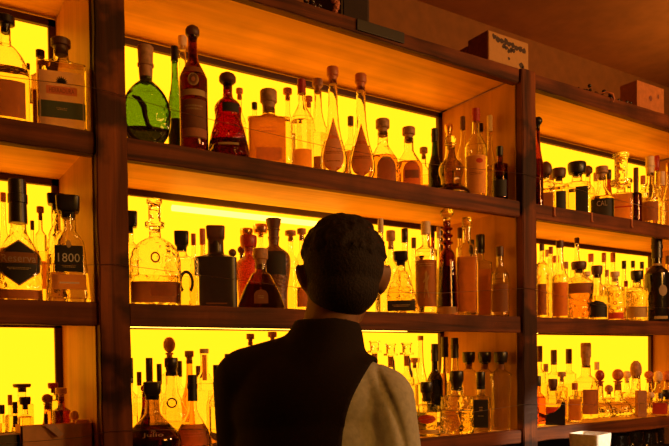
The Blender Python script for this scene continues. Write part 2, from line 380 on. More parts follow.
def make_cap(bm, kind, z, rn, h, wr):
    """rn neck radius, h visible cap height, wr half width of the head"""
    R = []
    if kind == 'cork':      # a stopper: plug and wide flat head
        R = [(z-.012, rn*.82), (z+.0005, rn*.82), (z+h*.30, rn*.95), (z+h*.34, wr*.94), (z+h*.38, wr), (z+h*.93, wr), (z+h, wr*.90)]
    elif kind == 'flat':    # broad flat head
        R = [(z-.012, rn*.82), (z, rn*.85), (z+.001, wr*.86), (z+h*.15, wr*.92), (z+h*.5, wr), (z+h*.88, wr), (z+h, wr*.92)]
    elif kind == 'screw':
        R = [(z-h*.15, rn*1.06), (z-h*.15+.0005, rn*1.12), (z+h*.05, rn*1.12), (z+h*.07, rn*1.05), (z+h*.10, rn*1.14), (z+h*.96, rn*1.14), (z+h, rn*1.05)]
    elif kind == 'foil':    # capsule running down the neck
        R = [(z-h*.45, rn*1.16), (z+h*.2, rn*1.10), (z+h*.22, rn*1.22), (z+h*.5, rn*1.22), (z+h*.52, rn*1.12), (z+h*.97, rn*1.12), (z+h, rn*1.0)]
    elif kind == 'ball':
        R = [(z-.01, rn*.8), (z+h*.10, rn*.8), (z+h*.12, rn*1.15), (z+h*.20, rn*1.15)]
        for k in range(1, 12):
            a = -PI/2+PI*k/12; R.append((z+h*.20+h*.40*(1+math.sin(a)), max(wr*math.cos(a), .001)))
    elif kind == 'mush':    # rounded dome head
        R = [(z-.012, rn*.82), (z, rn*.85), (z+.001, wr*.8), (z+h*.2, wr), (z+h*.55, wr), (z+h*.8, wr*.82), (z+h, wr*.35)]
    elif kind == 'block':
        R = [(z-.01, rn*.82), (z, rn*.9), (z+h*.12, rn*.95), (z+h*.14, wr*.9), (z+h*.3, wr), (z+h*.95, wr*1.04), (z+h, wr*.98)]
    elif kind == 'tall':    # long flared plug, as cut from a branch
        R = [(z-.012, rn*.9), (z, rn*1.02), (z+h*.35, rn*1.12), (z+h*.37, rn*1.3), (z+h*.43, rn*1.3), (z+h*.45, rn*1.15), (z+h*.8, wr), (z+h*.97, wr*1.06), (z+h, wr*.95)]
    elif kind == 'disc2':   # thin flange with a shorter head on it
        R = [(z-.012, rn*.82), (z, rn*.9), (z+h*.02, wr), (z+h*.18, wr), (z+h*.2, wr*.62), (z+h*.85, wr*.66), (z+h*.87, wr*.8), (z+h, wr*.8)]
    n = 5 if kind == 'block' else 2
    loft(bm, [(a, max(b, .0008), max(b, .0008), n) for a, b in R], 20)
placed = []
def footprint(x, y, a, b, n, rz, k=16):
    c, s = math.cos(rz), math.sin(rz); P = []
    for i in range(k):
        q = 2*PI*(i+.5)/k; u = a*math.copysign(abs(math.cos(q))**(2/n), math.cos(q)); v = b*math.copysign(abs(math.sin(q))**(2/n), math.sin(q))
        P.append((x+u*c-v*s, y+u*s+v*c))
    return P
def clash(P, Q, gap=.0015):
    for A_ in (P, Q):
        for i in range(len(A_)):
            dx, dy = A_[i][0]-A_[i-1][0], A_[i][1]-A_[i-1][1]; l = math.hypot(dx, dy)
            if l < 1e-9: continue
            nx_, ny_ = dy/l, -dx/l
            a0 = [p[0]*nx_+p[1]*ny_ for p in P]; b0 = [p[0]*nx_+p[1]*ny_ for p in Q]
            if max(a0)+gap < min(b0) or max(b0)+gap < min(a0): return False
    return True
GROUPS = {}
ROWN = {'T': 'top shelf', 'M': 'middle shelf', 'B': 'bottom shelf'}
def bottle(row, px, top, wpx, Y, kind, gl, liq, cap, lab, label, name='liquor_bottle', rot=0, dr=None, neck=None, cat='bottle', extra=None, shift=0, tiltx=0):
    """row, photo column, photo row of its top, width in photo pixels, distance into the shelf; cap = (kind, material, pixel height, pixel width)"""
    zb = S[row]
    pmid = top+ (40 if row != 'B' else 50)
    def solve(Y, px):
        P, t = on_plane_y(px, pmid, Y); Wd = wpx/2*t/FPX
        Pt, t2 = on_plane_y(px, top, Y); return P.x, t, Wd, Pt.z
    drr = PROF[kind][1] if dr is None else dr
    nn = max(q[2] for q in PROF[kind][0]); best = None
    bay = BAYS[0] if px < 98 else BAYS[1] if px < 527 else BAYS[2]
    for sl in (0, -1.5, 1.5, -3, 3, -4.5, -6, -7.5, -9, -11, -13):
        for k in range(0, 60):
            for sgn in (1, -1):
                Yt = Y+sgn*k*.006
                if Yt < .03 or Yt > D-.02 or (sl and k > 12): continue
                x, t, Wd, zt = solve(Yt, px+sl)
                pl = footprint(x, Yt, Wd*1.02, Wd*drr*1.03, nn, -math.atan2(x-CAM.x, Yt-CAM.y)+math.radians(rot))
                ok = max(p[0] for p in pl) < bay[1]-.0055 and (px < 98 or min(p[0] for p in pl) > bay[0]+.005) and max(p[1] for p in pl) < D-.015 and min(p[1] for p in pl) > .006 and not any(r0 == row and clash(pl, q) for r0, q in placed)
                if ok: best = (Yt, x, t, Wd, zt, pl); break
            if best: break
        if best: break
    if not best:
        print('NOPLACE', label); x, t, Wd, zt = solve(Y, px); best = (Y, x, t, Wd, zt, footprint(x, Y, Wd, Wd*drr, nn, 0))
    Y, x, t, Wd, zt, pl = best; placed.append((row, pl))
    az = math.atan2(x-CAM.x, Y-CAM.y)      # turned to the room
    root = empty(name, (x, Y, zb+.0006), -az+math.radians(rot))
    cat_ = cat
    bay = 'left' if px < 98 else 'middle' if px < 527 else 'right'
    tag(root, label, cat_, 'bottles on the %s of the %s bay' % (ROWN[row], bay))
    ck, cm, chp, cwp = cap
    ch = chp*t/FPX; cw = cwp/2*t/FPX
    H = zt-zb-ch; sp = Shape(kind, H, Wd, drr)
    seg = 40 if wpx > 18 else 28
    if cwp and sp.neck > cw*.92 and ck not in ('screw', 'foil'): cw = sp.neck*1.1
    opaque = gl in ('black', 'charcoal', 'copper', 'redbead')
    bm = bmesh.new()
    outer = sp.rings()
    th = .0026 if wpx > 14 else .0018
    fl = .011 if wpx > 18 else .007
    if opaque:
        loft(bm, outer, seg)
    else:
        ro = loft(bm, outer, seg, True, False)
        ri = loft(bm, sp.rings(th, fl), seg, True, False)
        for k in range(seg): bm.faces.new((ro[-1][k], ro[-1][(k+1) % seg], ri[-1][(k+1) % seg], ri[-1][k]))
    me = bpy.data.meshes.new('bottle_glass')
    if opaque: bmesh.ops.recalc_face_normals(bm, faces=bm.faces[:])
    else:
        bmesh.ops.recalc_face_normals(bm, faces=bm.faces[:])
    bm.to_mesh(me); bm.free()
    me.polygons.foreach_set('use_smooth', [True]*len(me.polygons)); me.set_sharp_from_angle(angle=math.radians(38))
    body = link('glass_body', me, G[gl], root)
    if liq and not opaque:
        lm, lv = liq; bm = bmesh.new(); loft(bm, sp.rings(th-.00035, fl-.0002, fl+(H-fl)*lv), seg)
        obj('liquid', bm, LQ[lm], root, 38)
    bm = bmesh.new(); make_cap(bm, ck, H, sp.neck if neck is None else neck, ch, cw)
    obj('stopper' if ck in ('cork', 'ball', 'tall', 'flat', 'mush', 'block', 'disc2') else 'cap', bm, C[cm], root, 40)
    for lb in lab:
        if lb[0] == 'lines':      # illegible small print, as rows of short strokes
            _, txt, zc, wf, hf, mt = lb; hw = sp.at(zc)[0]; W_ = hw*2*wf; H_ = hf*H; bm = bmesh.new(); rnd = random.Random(int(zc*1000)+int(px))
            rows = 2 if H_ > .006 else 1; rh = H_/rows
            for r_ in range(rows):
                xx = -W_/2*(1-.15*r_); end = -xx
                while xx < end-.0012:
                    l_ = min(rnd.uniform(.0015, .0045), end-xx); z_ = zc*H+H_/2-rh*(r_+.5); k_ = rh*.30*rnd.uniform(.6, 1)
                    bm.faces.new([bm.verts.new(sp.front(a_, z_+b_, .0014)) for a_, b_ in ((xx, -k_), (xx+l_, -k_), (xx+l_, k_), (xx, k_))]); xx += l_+.0012
            obj('small_print', bm, L[mt], root)
        elif lb[0] == 'text':
            _, txt, zc, wf, hf, mt = lb
            hw = sp.at(zc)[0]; text_on(sp, txt, zc*H, hw*2*wf, hf*H, L[mt], root, .0014)
        else:
            z0, z1, uf, mt = lb[:4]; shp = lb[4] if len(lb) > 4 else 'rect'; of = lb[5] if len(lb) > 5 else .0006; cx = lb[6] if len(lb) > 6 else 0
            bm = surface_patch(sp, z0*H, z1*H, uf, shp, of, cx=cx*sp.W)
            obj('label', bm, L[mt], root, 50)
    if extra: extra(root, sp, H, t)
    return root
B = bottle
# ---- top shelf, left bay
B('T', 6, 17, 42, .07, 'dome', 'clear', ('gold', .55), ('cork', 'black', 12, 18), [(.05, .42, .8, 'brown')], 'round shouldered bottle with a big black stopper at the far left of the top shelf', dr=.8)
def agave(root, sp, H, t):
    bm = bmesh.new()
    for k in range(9):
        a = PI*(k+.5)/9; c = Vector((math.cos(a), math.sin(a))); n = Vector((-c.y, c.x)); r = .018*(.75+.25*math.sin(a))
        pts = [(n*.0016), (c*r*.5+n*.0022), (c*r), (c*r*.5-n*.0022), (-n*.0016)]
        bm.faces.new([bm.verts.new(sp.front(p.x, H*.562+p.y, .0014)) for p in pts])
    obj('agave_emblem', bm, L['black'], root)
B('T', 66, 40, 46, .07, 'flat', 'clear', ('gold', .80), ('cork', 'brown', 11, 19), [(.03, .70, .90, 'cream'), (.14, .34, .96, 'green', 'rect', .0010), (.42, .52, .62, 'rose', 'rect', .0010), ('text', 'HERRADURA', .47, .50, .055, 'brown'), ('lines', '', .25, .22, .035, 'gold'), (.555, .562, .90, 'brown', 'rect', .0011)],
  'square bottle labelled with an agave plant and red name band on the top shelf', dr=.42, extra=agave)
B('T', 41, 51, 19, .20, 'square', 'smoke', ('gold', .6), ('screw', 'black', 6, 8), [(.1, .6, .8, 'brown')], 'narrow dark square bottle just behind the agave labelled one')
B('T', 29, 64, 7, .15, 'slim', 'clear', ('water', .5), ('screw', 'brown', 5, 4), [], 'thin clear bottle between the far left bottle and the dark square one')
# ---- top shelf, middle bay
def dark_swirl(root, sp, H, t):
    for k, (a0, a1, r0, r1, th_) in enumerate(((2.3, 5.6, .93, .90, .0062), (5.5, 8.3, .92, .95, .0035))):
        P = []
        for i in range(25):
            a = a0+(a1-a0)*i/24; r = r0+(r1-r0)*i/24; z = .47*H+.455*H*r*math.sin(a); hw = sp.at(z/H)[0]
            x = max(-hw*.93, min(hw*.93, sp.W*r*math.cos(a))); P.append(sp.front(x, z, -.001))
        bm = bmesh.new(); add_tube(bm, P, [th_*(.35+.65*math.sin(PI*i/24)) for i in range(25)], 10); obj('rim_refraction', bm, G['black'], root, 60)  # dark refraction along the glass rim, shaped as black tubes
    P = [sp.front(sp.W*x, H*z, -.0005) for x, z in ((-.55, .70), (-.30, .66), (-.10, .55), (-.05, .42), (.05, .30), (.30, .24))]
    bm = bmesh.new(); add_tube(bm, P, [.003, .0065, .0085, .0065, .006, .003], 10); obj('dark_swirl', bm, G['black'], root, 60)
B('T', 146, 47, 48, .075, 'flask', 'green', ('deep', .24), ('tall', 'wood', 31, 15), [], 'flattened round green glass flask with a long wooden plug', name='glass_flask', extra=dark_swirl)
def roundel(root, sp, H, t):
    for z, r, m in ((.60, .0150, 'gold'), (.60, .0105, 'brown'), (.60, .0055, 'rose')):
        bm = bmesh.new(); bm.faces.new([bm.verts.new(sp.front(r*math.cos(a), z*H+r*1.15*math.sin(a), .0010 if m == 'gold' else .0014 if m == 'brown' else .0018)) for a in [2*PI*k/20 for k in range(20)]])
        obj('roundel', bm, L[m], root)
B('T', 193, 26, 28, .07, 'wine', 'brown', ('deep', .75), ('mush', 'brown', 11, 14), [(.47, .52, .9, 'gold', 'rect'), (.67, .72, .8, 'copper'), (.12, .44, .86, 'brown'), (.13, .20, .88, 'rose', 'rect', .001), ('lines', '', .37, .62, .05, 'gold')], 'tall dark red brown wine shaped bottle with a round crest, highest in the middle bay', extra=roundel)
B('T', 175, 47, 15, .16, 'slim', 'green', ('water', .6), ('foil', 'black', 10, 7), [(.1, .4, .8, 'green')], 'slim green bottle with a dark capsule left of the tall red brown one')
B('T', 183, 37, 17, .27, 'slim', 'clear', ('water', .6), ('flat', 'pale', 10, 9), [], 'clear bottle with a pale stopper peeping from behind the slim green one')
B('T', 228, 73, 42, .075, 'pawn', 'red', ('deep', .22), ('mush', 'brown', 11, 17), [(.60, .72, .60, 'black', 'rect', .0008, .12), (.16, .19, .5, 'gold', 'rect', .001)], 'bright red flared bottle with a round dark knob')
B('T', 240, 89, 13, .26, 'liquor', 'clear', ('gold', .6), ('cork', 'orange', 7, 7), [(.1, .4, .8, 'orange')], 'small clear bottle half hidden behind the bright red one')
B('T', 269, 91, 42, .075, 'flat', 'clear', ('gold', .9), ('cork', 'wood', 18, 17), [(.03, .88, .86, 'orange', 'rect', .0006, -.08), ('lines', '', .60, .40, .12, 'tan'), (.08, .30, .60, 'tan', 'rect', .001)], 'wide flat bottle wrapped in orange paper with a thick wooden stopper')
B('T', 255, 103, 13, .20, 'liquor', 'clear', ('gold', .6), ('screw', 'black', 6, 8), [], 'small bottle with a black cap behind the wide orange papered one')
B('T', 288, 89, 13, .25, 'liquor', 'clear', ('gold', .6), ('cork', 'orange', 8, 9), [], 'clear bottle with an orange stopper behind the wide papered bottle')
B('T', 302, 80, 23, .08, 'wine', 'clear', ('water', .6), ('foil', 'red', 10, 7), [(.04, .26, .8, 'orange')], 'clear long necked bottle with a low orange label right of the papered one')
B('T', 309, 97, 13, .27, 'liquor', 'clear', ('gold', .6), ('cork', 'orange', 7, 8), [], 'low clear bottle with orange stopper behind the long necked one')
B('T', 318, 80, 19, .15, 'slim', 'clear', ('water', .5), ('cork', 'wood', 10, 11), [(.03, .26, .8, 'brown')], 'tall clear bottle with wooden stopper left of the two teardrop bottles')
B('T', 333, 68, 27, .07, 'teardrop', 'clear', ('water', .35), ('cork', 'orange', 13, 12), [(.03, .60, .96, 'rose', 'drop'), (.045, .56, .86, 'cream', 'drop', .0009), ('lines', '', .24, .72, .035, 'brown'), ('lines', '', .15, .5, .02, 'brown')], 'left of the two tall teardrop bottles with a drop shaped pinkish label', name='teardrop_bottle')
B('T', 361, 75, 27, .07, 'teardrop', 'clear', ('water', .35), ('cork', 'orange', 13, 12), [(.03, .60, .96, 'copper', 'drop'), (.045, .56, .86, 'tan', 'drop', .0009), ('lines', '', .24, .72, .035, 'brown')], 'right of the two tall teardrop bottles with a drop shaped tan label', name='teardrop_bottle')
B('T', 351, 117, 14, .22, 'liquor', 'clear', ('gold', .5), ('screw', 'brown', 8, 7), [(.2, .6, .8, 'tan')], 'small labelled bottle in the gap between the two teardrop bottles')
B('T', 383, 120, 30, .075, 'bell', 'cut', ('brown', .52), ('cork', 'wood', 13, 14), [(.04, .50, .62, 'brown', 'arch', .0008, .22), (.46, .49, .3, 'gold', 'rect', .001, .22)], 'rounded bottle of brown spirit right of the teardrops, first of two alike')
B('T', 409, 128, 27, .075, 'bell', 'clear', ('brown', .50), ('cork', 'wood', 11, 13), [(.04, .52, .64, 'copper', 'arch', .0008, .2), (.18, .34, .5, 'brown', 'rect', .001, .2)], 'rounded bottle with a copper oval label, second of two alike')
B('T', 435, 129, 14, .17, 'slim', 'dgreen', ('deep', .7), ('foil', 'black', 9, 6), [], 'small dark green bottle at the right end of the glowing panel')
B('T', 449, 125, 14, .30, 'slim', 'clear', ('gold', .5), ('flat', 'gold', 8, 8), [], 'gold topped slim bottle behind the hourglass decanter')
B('T', 451, 136, 38, .09, 'hour', 'smoke', ('deep', .16), ('ball', 'glass', 10, 9), [], 'hourglass decanter with a spreading dark base', name='decanter', cat='decanter')
B('T', 463, 117, 14, .24, 'wine', 'clear', ('gold', .5), ('foil', 'brown', 9, 7), [], 'tall bottle with brown capsule behind right of the hourglass decanter')
B('T', 476, 109, 22, .08, 'wine', 'clear', ('gold', .5), ('foil', 'red', 9, 9), [(.06, .52, .85, 'tan'), (.42, .48, .3, 'red', 'oval', .001, .3), ('lines', '', .30, .6, .04, 'brown')], 'tall clear bottle with a square tan label and dark red capsule')
B('T', 481, 124, 11, .29, 'slim', 'clear', ('water', .5), ('screw', 'black', 7, 5), [], 'black capped bottle hidden behind the tall square labelled one')
B('T', 490, 116, 12, .20, 'slim', 'clear', ('water', .5), ('screw', 'pale', 14, 5), [], 'slim bottle with a long pale cap near the dark right corner')
B('T', 500, 147, 16, .09, 'cyl', 'brown', ('deep', .6), ('screw', 'black', 8, 7), [(.1, .45, .8, 'black')], 'short dark bottle standing last before the right post on the top shelf')
# ---- top shelf, right bay
B('T', 538, 117, 10, .06, 'slim', 'brown', ('deep', .6), ('ball', 'black', 11, 9), [], 'tall dark bottle with a ball top beside the right post')
B('T', 546, 162, 17, .10, 'square', 'cut', ('gold', .6), ('mush', 'brown', 13, 12), [(.1, .5, .8, 'brown')], 'clear square bottle with a domed brown stopper near the post')
B('T', 559, 169, 19, .06, 'cyl', 'clear', ('gold', .7), ('flat', 'brown', 9, 14), [(.08, .60, .5, 'black', 'rect', .0008, .2)], 'squat bottle with a broad dark lid and half black label')
B('T', 577, 163, 26, .065, 'square', 'clear', ('gold', .6), ('flat', 'black', 11, 18), [(.06, .66, .45, 'black', 'rect', .0008, .35)], 'wide square bottle with a very broad black lid and black label')
B('T', 588, 166, 13, .20, 'liquor', 'clear', ('gold', .6), ('mush', 'brown', 8, 9), [], 'bottle with a brown knob behind the broad black lidded one')
B('T', 602, 167, 23, .07, 'bell', 'clear', ('gold', .5), ('cork', 'wood', 10, 12), [(.03, .46, .97, 'black'), ('text', 'CAL', .34, .42, .12, 'cream')], 'bottle with a curved black label lettered in white')
B('T', 609, 170, 10, .22, 'slim', 'brown', ('deep', .6), ('screw', 'black', 8, 6), [], 'dark necked bottle behind the one with white lettering')
B('T', 621, 154, 22, .07, 'square', 'clear', ('gold', .6), ('disc2', 'glass', 32, 19), [(.03, .74, .92, 'orange'), (.0 + .36, .40, .92, 'red', 'rect', .001)], 'orange labelled square bottle with a tall glass stopper', dr=.8)
B('T', 636, 168, 11, .06, 'cyl', 'brown', ('deep', .8), ('foil', 'brown', 18, 8), [], 'thin dark brown bottle right of the orange labelled one')
B('T', 650, 157, 19, .08, 'liquor', 'clear', ('water', .5), ('tall', 'pale', 16, 7), [(.1, .45, .8, 'brown')], 'clear bottle with a tall pale plug left of the frame edge')
B('T', 657, 156, 10, .21, 'slim', 'clear', ('gold', .5), ('screw', 'red', 13, 5), [], 'red capped slim bottle behind the pale plugged one')
B('T', 662, 172, 12, .12, 'slim', 'clear', ('water', .5), ('screw', 'pale', 12, 5), [], 'pale capped slim bottle second from the right edge of the top shelf')
B('T', 669, 163, 11, .06, 'slim', 'clear', ('gold', .5), ('screw', 'gold', 10, 6), [], 'bottle cut by the right edge of the picture on the top shelf')
# ---- middle shelf, left bay
B('M', 18, 180, 43, .075, 'bell', 'cut', ('gold', .55), ('foil', 'black', 30, 13), [(.16, .66, .92, 'gold', 'hex'), (.175, .645, .87, 'black', 'hex', .0010), (.40, .52, .8, 'copper', 'rect', .0012), ('text', 'Reserva', .455, .74, .085, 'cream'), ('lines', '', .345, .5, .03, 'gold'), (.0+.02, .12, .96, 'brown')], 'bell shaped bottle with a big hexagonal black label and sealed black neck', dr=.7)
B('M', 73, 197, 40, .075, 'taper', 'clear', ('gold', .30), ('block', 'black', 18, 22), [(.34, .64, .80, 'black'), ('text', '1800', .50, .62, .10, 'white'), ('lines', '', .40, .4, .03, 'gold'), (.14, .31, .86, 'tan'), (.205, .225, .5, 'white', 'rect', .001), (.61, .70, .16, 'gold', 'oval', .0014)], 'tapered bottle with a black label reading 1800 and a broad black cap', dr=.45)
B('M', 57, 195, 24, .20, 'taper', 'cut', ('gold', .5), ('block', 'black', 12, 17), [], 'black capped ribbed bottle directly behind the one reading 1800')
B('M', 41, 207, 11, .24, 'cyl', 'clear', ('gold', .6), ('cork', 'cork', 9, 7), [(.2, .5, .9, 'copper')], 'cork topped slim bottle between the hexagonal and the 1800 labels')
B('M', 4, 193, 11, .27, 'slim', 'clear', ('water', .6), ('screw', 'orange', 8, 5), [], 'orange capped slim bottle at the far left behind the hexagonal label')
B('M', 33, 221, 8, .30, 'slim', 'clear', ('water', .6), ('screw', 'brown', 8, 4), [], 'thin brown capped bottle behind the shoulder of the hexagonal labelled one')
# ---- middle shelf, middle bay
B('M', 131, 212, 15, .16, 'cyl', 'clear', ('gold', .6), ('block', 'black', 18, 13), [], 'black capped bottle half hidden by the left post')
def crest(root, sp, H, t):
    bm = bmesh.new(); n = 24
    for (r0, r1) in ((.0125, .0085),):
        a_ = [bm.verts.new(sp.front(r0*math.cos(a), .60*H+r0*1.2*math.sin(a), .0012)) for a in [2*PI*k/n for k in range(n)]]
        b_ = [bm.verts.new(sp.front(r1*math.cos(a), .60*H+r1*1.2*math.sin(a), .0012)) for a in [2*PI*k/n for k in range(n)]]
        for k in range(n): bm.faces.new((a_[k], a_[(k+1) % n], b_[(k+1) % n], b_[k]))
    obj('crest', bm, L['brown'], root)
B('M', 155, 200, 50, .08, 'arch', 'cut', ('gold', .35), ('disc2', 'glass', 28, 19), [(.04, .30, .96, 'brown'), (.12, .26, .5, 'copper', 'rect', .001, .3)], 'arched wide bottle with a tall clear glass stopper', extra=crest)
def horseshoe(root, sp, H, t):
    bm = bmesh.new(); n = 22; P = []
    for k in range(n+1):
        a = -PI*.30+PI*1.6*k/n; P.append((a, ))
    o_ = [bm.verts.new(sp.front(.25*sp.W+.021*math.cos(a[0]), .42*H+.034*math.sin(a[0]), .0012)) for a in P]
    i_ = [bm.verts.new(sp.front(.25*sp.W+.013*math.cos(a[0]), .42*H+.025*math.sin(a[0]), .0012)) for a in P]
    for k in range(n): bm.faces.new((o_[k], o_[k+1], i_[k+1], i_[k]))
    obj('horseshoe_emblem', bm, L['black'], root)
B('M', 182, 232, 33, .14, 'flat', 'clear', ('gold', .5), ('block', 'black', 16, 14), [], 'bottle with a black horseshoe emblem between the arched and the black bottles', extra=horseshoe, dr=.5)
B('M', 216, 227, 41, .08, 'square', 'charcoal', None, ('block', 'brown', 15, 16), [(.08, .1, .5, 'brown')], 'opaque square black bottle with block stopper', dr=.7)
B('M', 194, 234, 10, .27, 'slim', 'clear', ('gold', .6), ('screw', 'orange', 10, 5), [], 'first of two orange tinted bottles peeping left of the black bottle')
B('M', 203, 229, 12, .27, 'slim', 'amber', ('gold', .6), ('screw', 'orange', 14, 7), [], 'amber bottle with orange cap standing behind the shoulder of the black bottle')
B('M', 261, 249, 49, .08, 'pyramid', 'smoke', ('deep', .55), ('cork', 'wood', 16, 15), [(.16, .46, .34, 'brown', 'arch', .001), ('lines', '', .30, .14, .08, 'gold')], 'low pyramid shaped bottle with sloping ribbed sides', name='pyramid_bottle')
B('M', 249, 236, 27, .19, 'urn', 'redbead', None, ('flat', 'red', 12, 17), [], 'bottle covered in red beads behind the pyramid bottle')
B('M', 274, 219, 33, .20, 'urn', 'copper', None, ('tall', 'brown', 18, 15), [(.50, .80, .7, 'black', 'rect', .0010)], 'brown embossed bottle with flared stopper looming behind the pyramid bottle')
B('M', 233, 249, 10, .27, 'cyl', 'clear', ('gold', .6), ('ball', 'brown', 10, 8), [], 'ball topped small bottle just right of the black bottle')
B('M', 242, 246, 10, .31, 'cyl', 'clear', ('gold', .6), ('ball', 'brown', 10, 8), [], 'ball topped small bottle just left of the red beaded one')
B('M', 247, 229, 14, .35, 'liquor', 'clear', ('gold', .6), ('flat', 'gold', 7, 13), [], 'gold lidded bottle rising behind the red beaded one')
B('M', 261, 225, 15, .34, 'liquor', 'clear', ('gold', .6), ('flat', 'gold', 9, 15), [], 'gold lidded bottle left of the flared brown stopper')
B('M', 291, 231, 14, .30, 'liquor', 'clear', ('gold', .6), ('cork', 'wood', 7, 11), [], 'wooden topped bottle right of the brown embossed one')
B('M', 302, 229, 13, .24, 'liquor', 'clear', ('gold', .6), ('cork', 'wood', 8, 9), [(.1, .35, .8, 'brown')], 'clear bottle beside the left ear of the person')
B('M', 381, 219, 12, .09, 'slim', 'clear', ('water', .6), ('screw', 'pale', 12, 8), [], 'tall slim pale capped bottle just right of the head')
B('M', 401, 252, 37, .075, 'pyramid', 'cut', ('gold', .5), ('block', 'black', 11, 14), [(.06, .26, .8, 'black'), ('lines', '', .16, .5, .05, 'gold')], 'broad cut bottle with a low black label and black cap', dr=.7, neck=None)
B('M', 391, 231, 15, .19, 'liquor', 'clear', ('gold', .6), ('cork', 'wood', 15, 9), [], 'bottle with a tall wooden stopper behind the broad cut one')
B('M', 405, 229, 14, .24, 'slim', 'clear', ('gold', .6), ('screw', 'black', 12, 8), [], 'black capped bottle rising behind the broad cut one')
def figure(root, sp, H, t):
    bm = bmesh.new()
    pts = [(-.004, .50), (0, .53), (.004, .50), (.004, .44), (.010, .48), (.011, .46), (.005, .40), (.006, .30), (.011, .22), (.008, .20), (.003, .28), (-.002, .32), (-.006, .20), (-.009, .21), (-.006, .32), (-.003, .40), (-.010, .38), (-.011, .40), (-.004, .44)]
    bm.faces.new([bm.verts.new(sp.front(x, z*H, .0014)) for x, z in pts]); obj('figure_emblem', bm, L['gold'], root)
B('M', 426, 222, 22, .10, 'cyl', 'clear', ('water', .7), ('screw', 'pale', 11, 10), [(.10, .66, .94, 'brown'), ('lines', '', .60, .7, .05, 'gold')], 'tall bottle whose dark label shows a pale dancing figure', extra=figure)
B('M', 414, 238, 10, .28, 'slim', 'clear', ('gold', .6), ('screw', 'brown', 9, 5), [], 'thin brown capped bottle left of the dancing figure label')
B('M', 433, 226, 9, .24, 'slim', 'brown', ('deep', .6), ('screw', 'black', 10, 5), [], 'thin dark bottle behind right of the dancing figure label')
B('M', 500, 247, 18, .07, 'liquor', 'clear', ('gold', .6), ('screw', 'brown', 8, 8), [(.08, .52, .85, 'brown')], 'brown labelled bottle nearest the right post on the middle shelf')
B('M', 447, 208, 22, .06, 'spindle', 'brown', ('deep', .5), ('ball', 'glass', 13, 14), [(.01, .09, .9, 'tan')], 'tall dark spindle shaped bottle with beaded neck and glass ball', name='spindle_bottle')
B('M', 439, 227, 9, .22, 'slim', 'clear', ('gold', .6), ('screw', 'pale', 10, 5), [], 'pale capped slim bottle left of the spindle bottle')
B('M', 460, 228, 10, .26, 'slim', 'clear', ('gold', .6), ('screw', 'brown', 9, 5), [], 'slim bottle between the spindle and the tall plain labelled bottle')
B('M', 467, 218, 21, .08, 'square', 'clear', ('gold', .6), ('screw', 'glass', 9, 9), [(.05, .66, .95, 'copper')], 'tall square bottle with a full plain copper label', dr=.7)
B('M', 472, 240, 11, .22, 'slim', 'smoke', ('deep', .6), ('screw', 'black', 12, 6), [], 'black capped bottle behind the plain copper labelled one')
B('M', 485, 235, 23, .09, 'flat', 'clear', ('gold', .6), ('screw', 'black', 16, 9), [(.05, .72, .92, 'copper')], 'flat bottle with tall black cap and copper label', dr=.6)
# ---- middle shelf, right bay
B('M', 542, 244, 11, .07, 'cyl', 'cut', ('gold', .8), ('screw', 'brown', 6, 6), [(.05, .5, .8, 'brown')], 'slim tall bottle next to the post on the right middle shelf')
B('M', 551, 247, 9, .13, 'slim', 'cut', ('water', .7), ('screw', 'orange', 6, 6), [], 'second slim bottle from the post on the right middle shelf')
B('M', 560, 241, 16, .07, 'slim', 'clear', ('gold', .6), ('screw', 'brown', 6, 8), [(.04, .50, .92, 'copper')], 'tall bottle with solid copper coloured lower label')
B('M', 555, 256, 10, .27, 'slim', 'clear', ('gold', .6), ('screw', 'orange', 6, 6), [], 'orange capped bottle behind the copper labelled tall one')
B('M', 579, 262, 28, .08, 'urn', 'cut', ('brown', .6), ('flat', 'brown', 8, 15), [(.52, .72, .96, 'brown')], 'wide shouldered bottle with a dark brown band')
B('M', 577, 238, 13, .19, 'wine', 'clear', ('gold', .5), ('screw', 'brown', 5, 8), [], 'tall necked bottle rising behind the wide brown banded one')
B('M', 591, 254, 11, .27, 'slim', 'clear', ('gold', .6), ('screw', 'orange', 7, 6), [], 'orange capped bottle right of the tall neck')
B('M', 597, 266, 21, .07, 'liquor', 'clear', ('gold', .5), ('flat', 'brown', 9, 11), [(.06, .42, .9, 'black', 'arch')], 'brown lidded bottle with an arched black label')
B('M', 604, 253, 9, .24, 'slim', 'clear', ('gold', .6), ('screw', 'orange', 8, 6), [], 'slim orange capped bottle behind the arched black label')
B('M', 613, 253, 10, .29, 'slim', 'clear', ('gold', .6), ('screw', 'orange', 8, 6), [], 'orange capped bottle behind the red circled one')
def circles(root, sp, H, t):
    for (x, z, r) in ((-.35, .62, .006), (.25, .60, .007), (.0, .42, .008), (.35, .30, .006), (-.3, .25, .007)):
        bm = bmesh.new(); n = 16; rr = r
        a_ = [bm.verts.new(sp.front(x*sp.W+rr*math.cos(a), z*H+rr*math.sin(a), .0012)) for a in [2*PI*k/n for k in range(n)]]
        b_ = [bm.verts.new(sp.front(x*sp.W+rr*.55*math.cos(a), z*H+rr*.55*math.sin(a), .0012)) for a in [2*PI*k/n for k in range(n)]]
        for k in range(n): bm.faces.new((a_[k], a_[(k+1) % n], b_[(k+1) % n], b_[k]))
        obj('printed_circle', bm, L['red'], root)
B('M', 615, 272, 18, .09, 'cyl', 'cut', ('gold', .7), ('cork', 'pale', 7, 9), [(.05, .20, .9, 'red')], 'clear bottle printed with red rings', extra=circles)
B('M', 624, 261, 9, .24, 'slim', 'clear', ('gold', .6), ('screw', 'black', 7, 5), [], 'first from the left of three small black caps in a row')
B('M', 633, 261, 8, .29, 'slim', 'clear', ('gold', .6), ('screw', 'black', 6, 5), [], 'second of three small black caps in a row')
B('M', 642, 262, 8, .27, 'slim', 'clear', ('gold', .6), ('screw', 'black', 6, 5), [], 'third of three small black caps in a row')
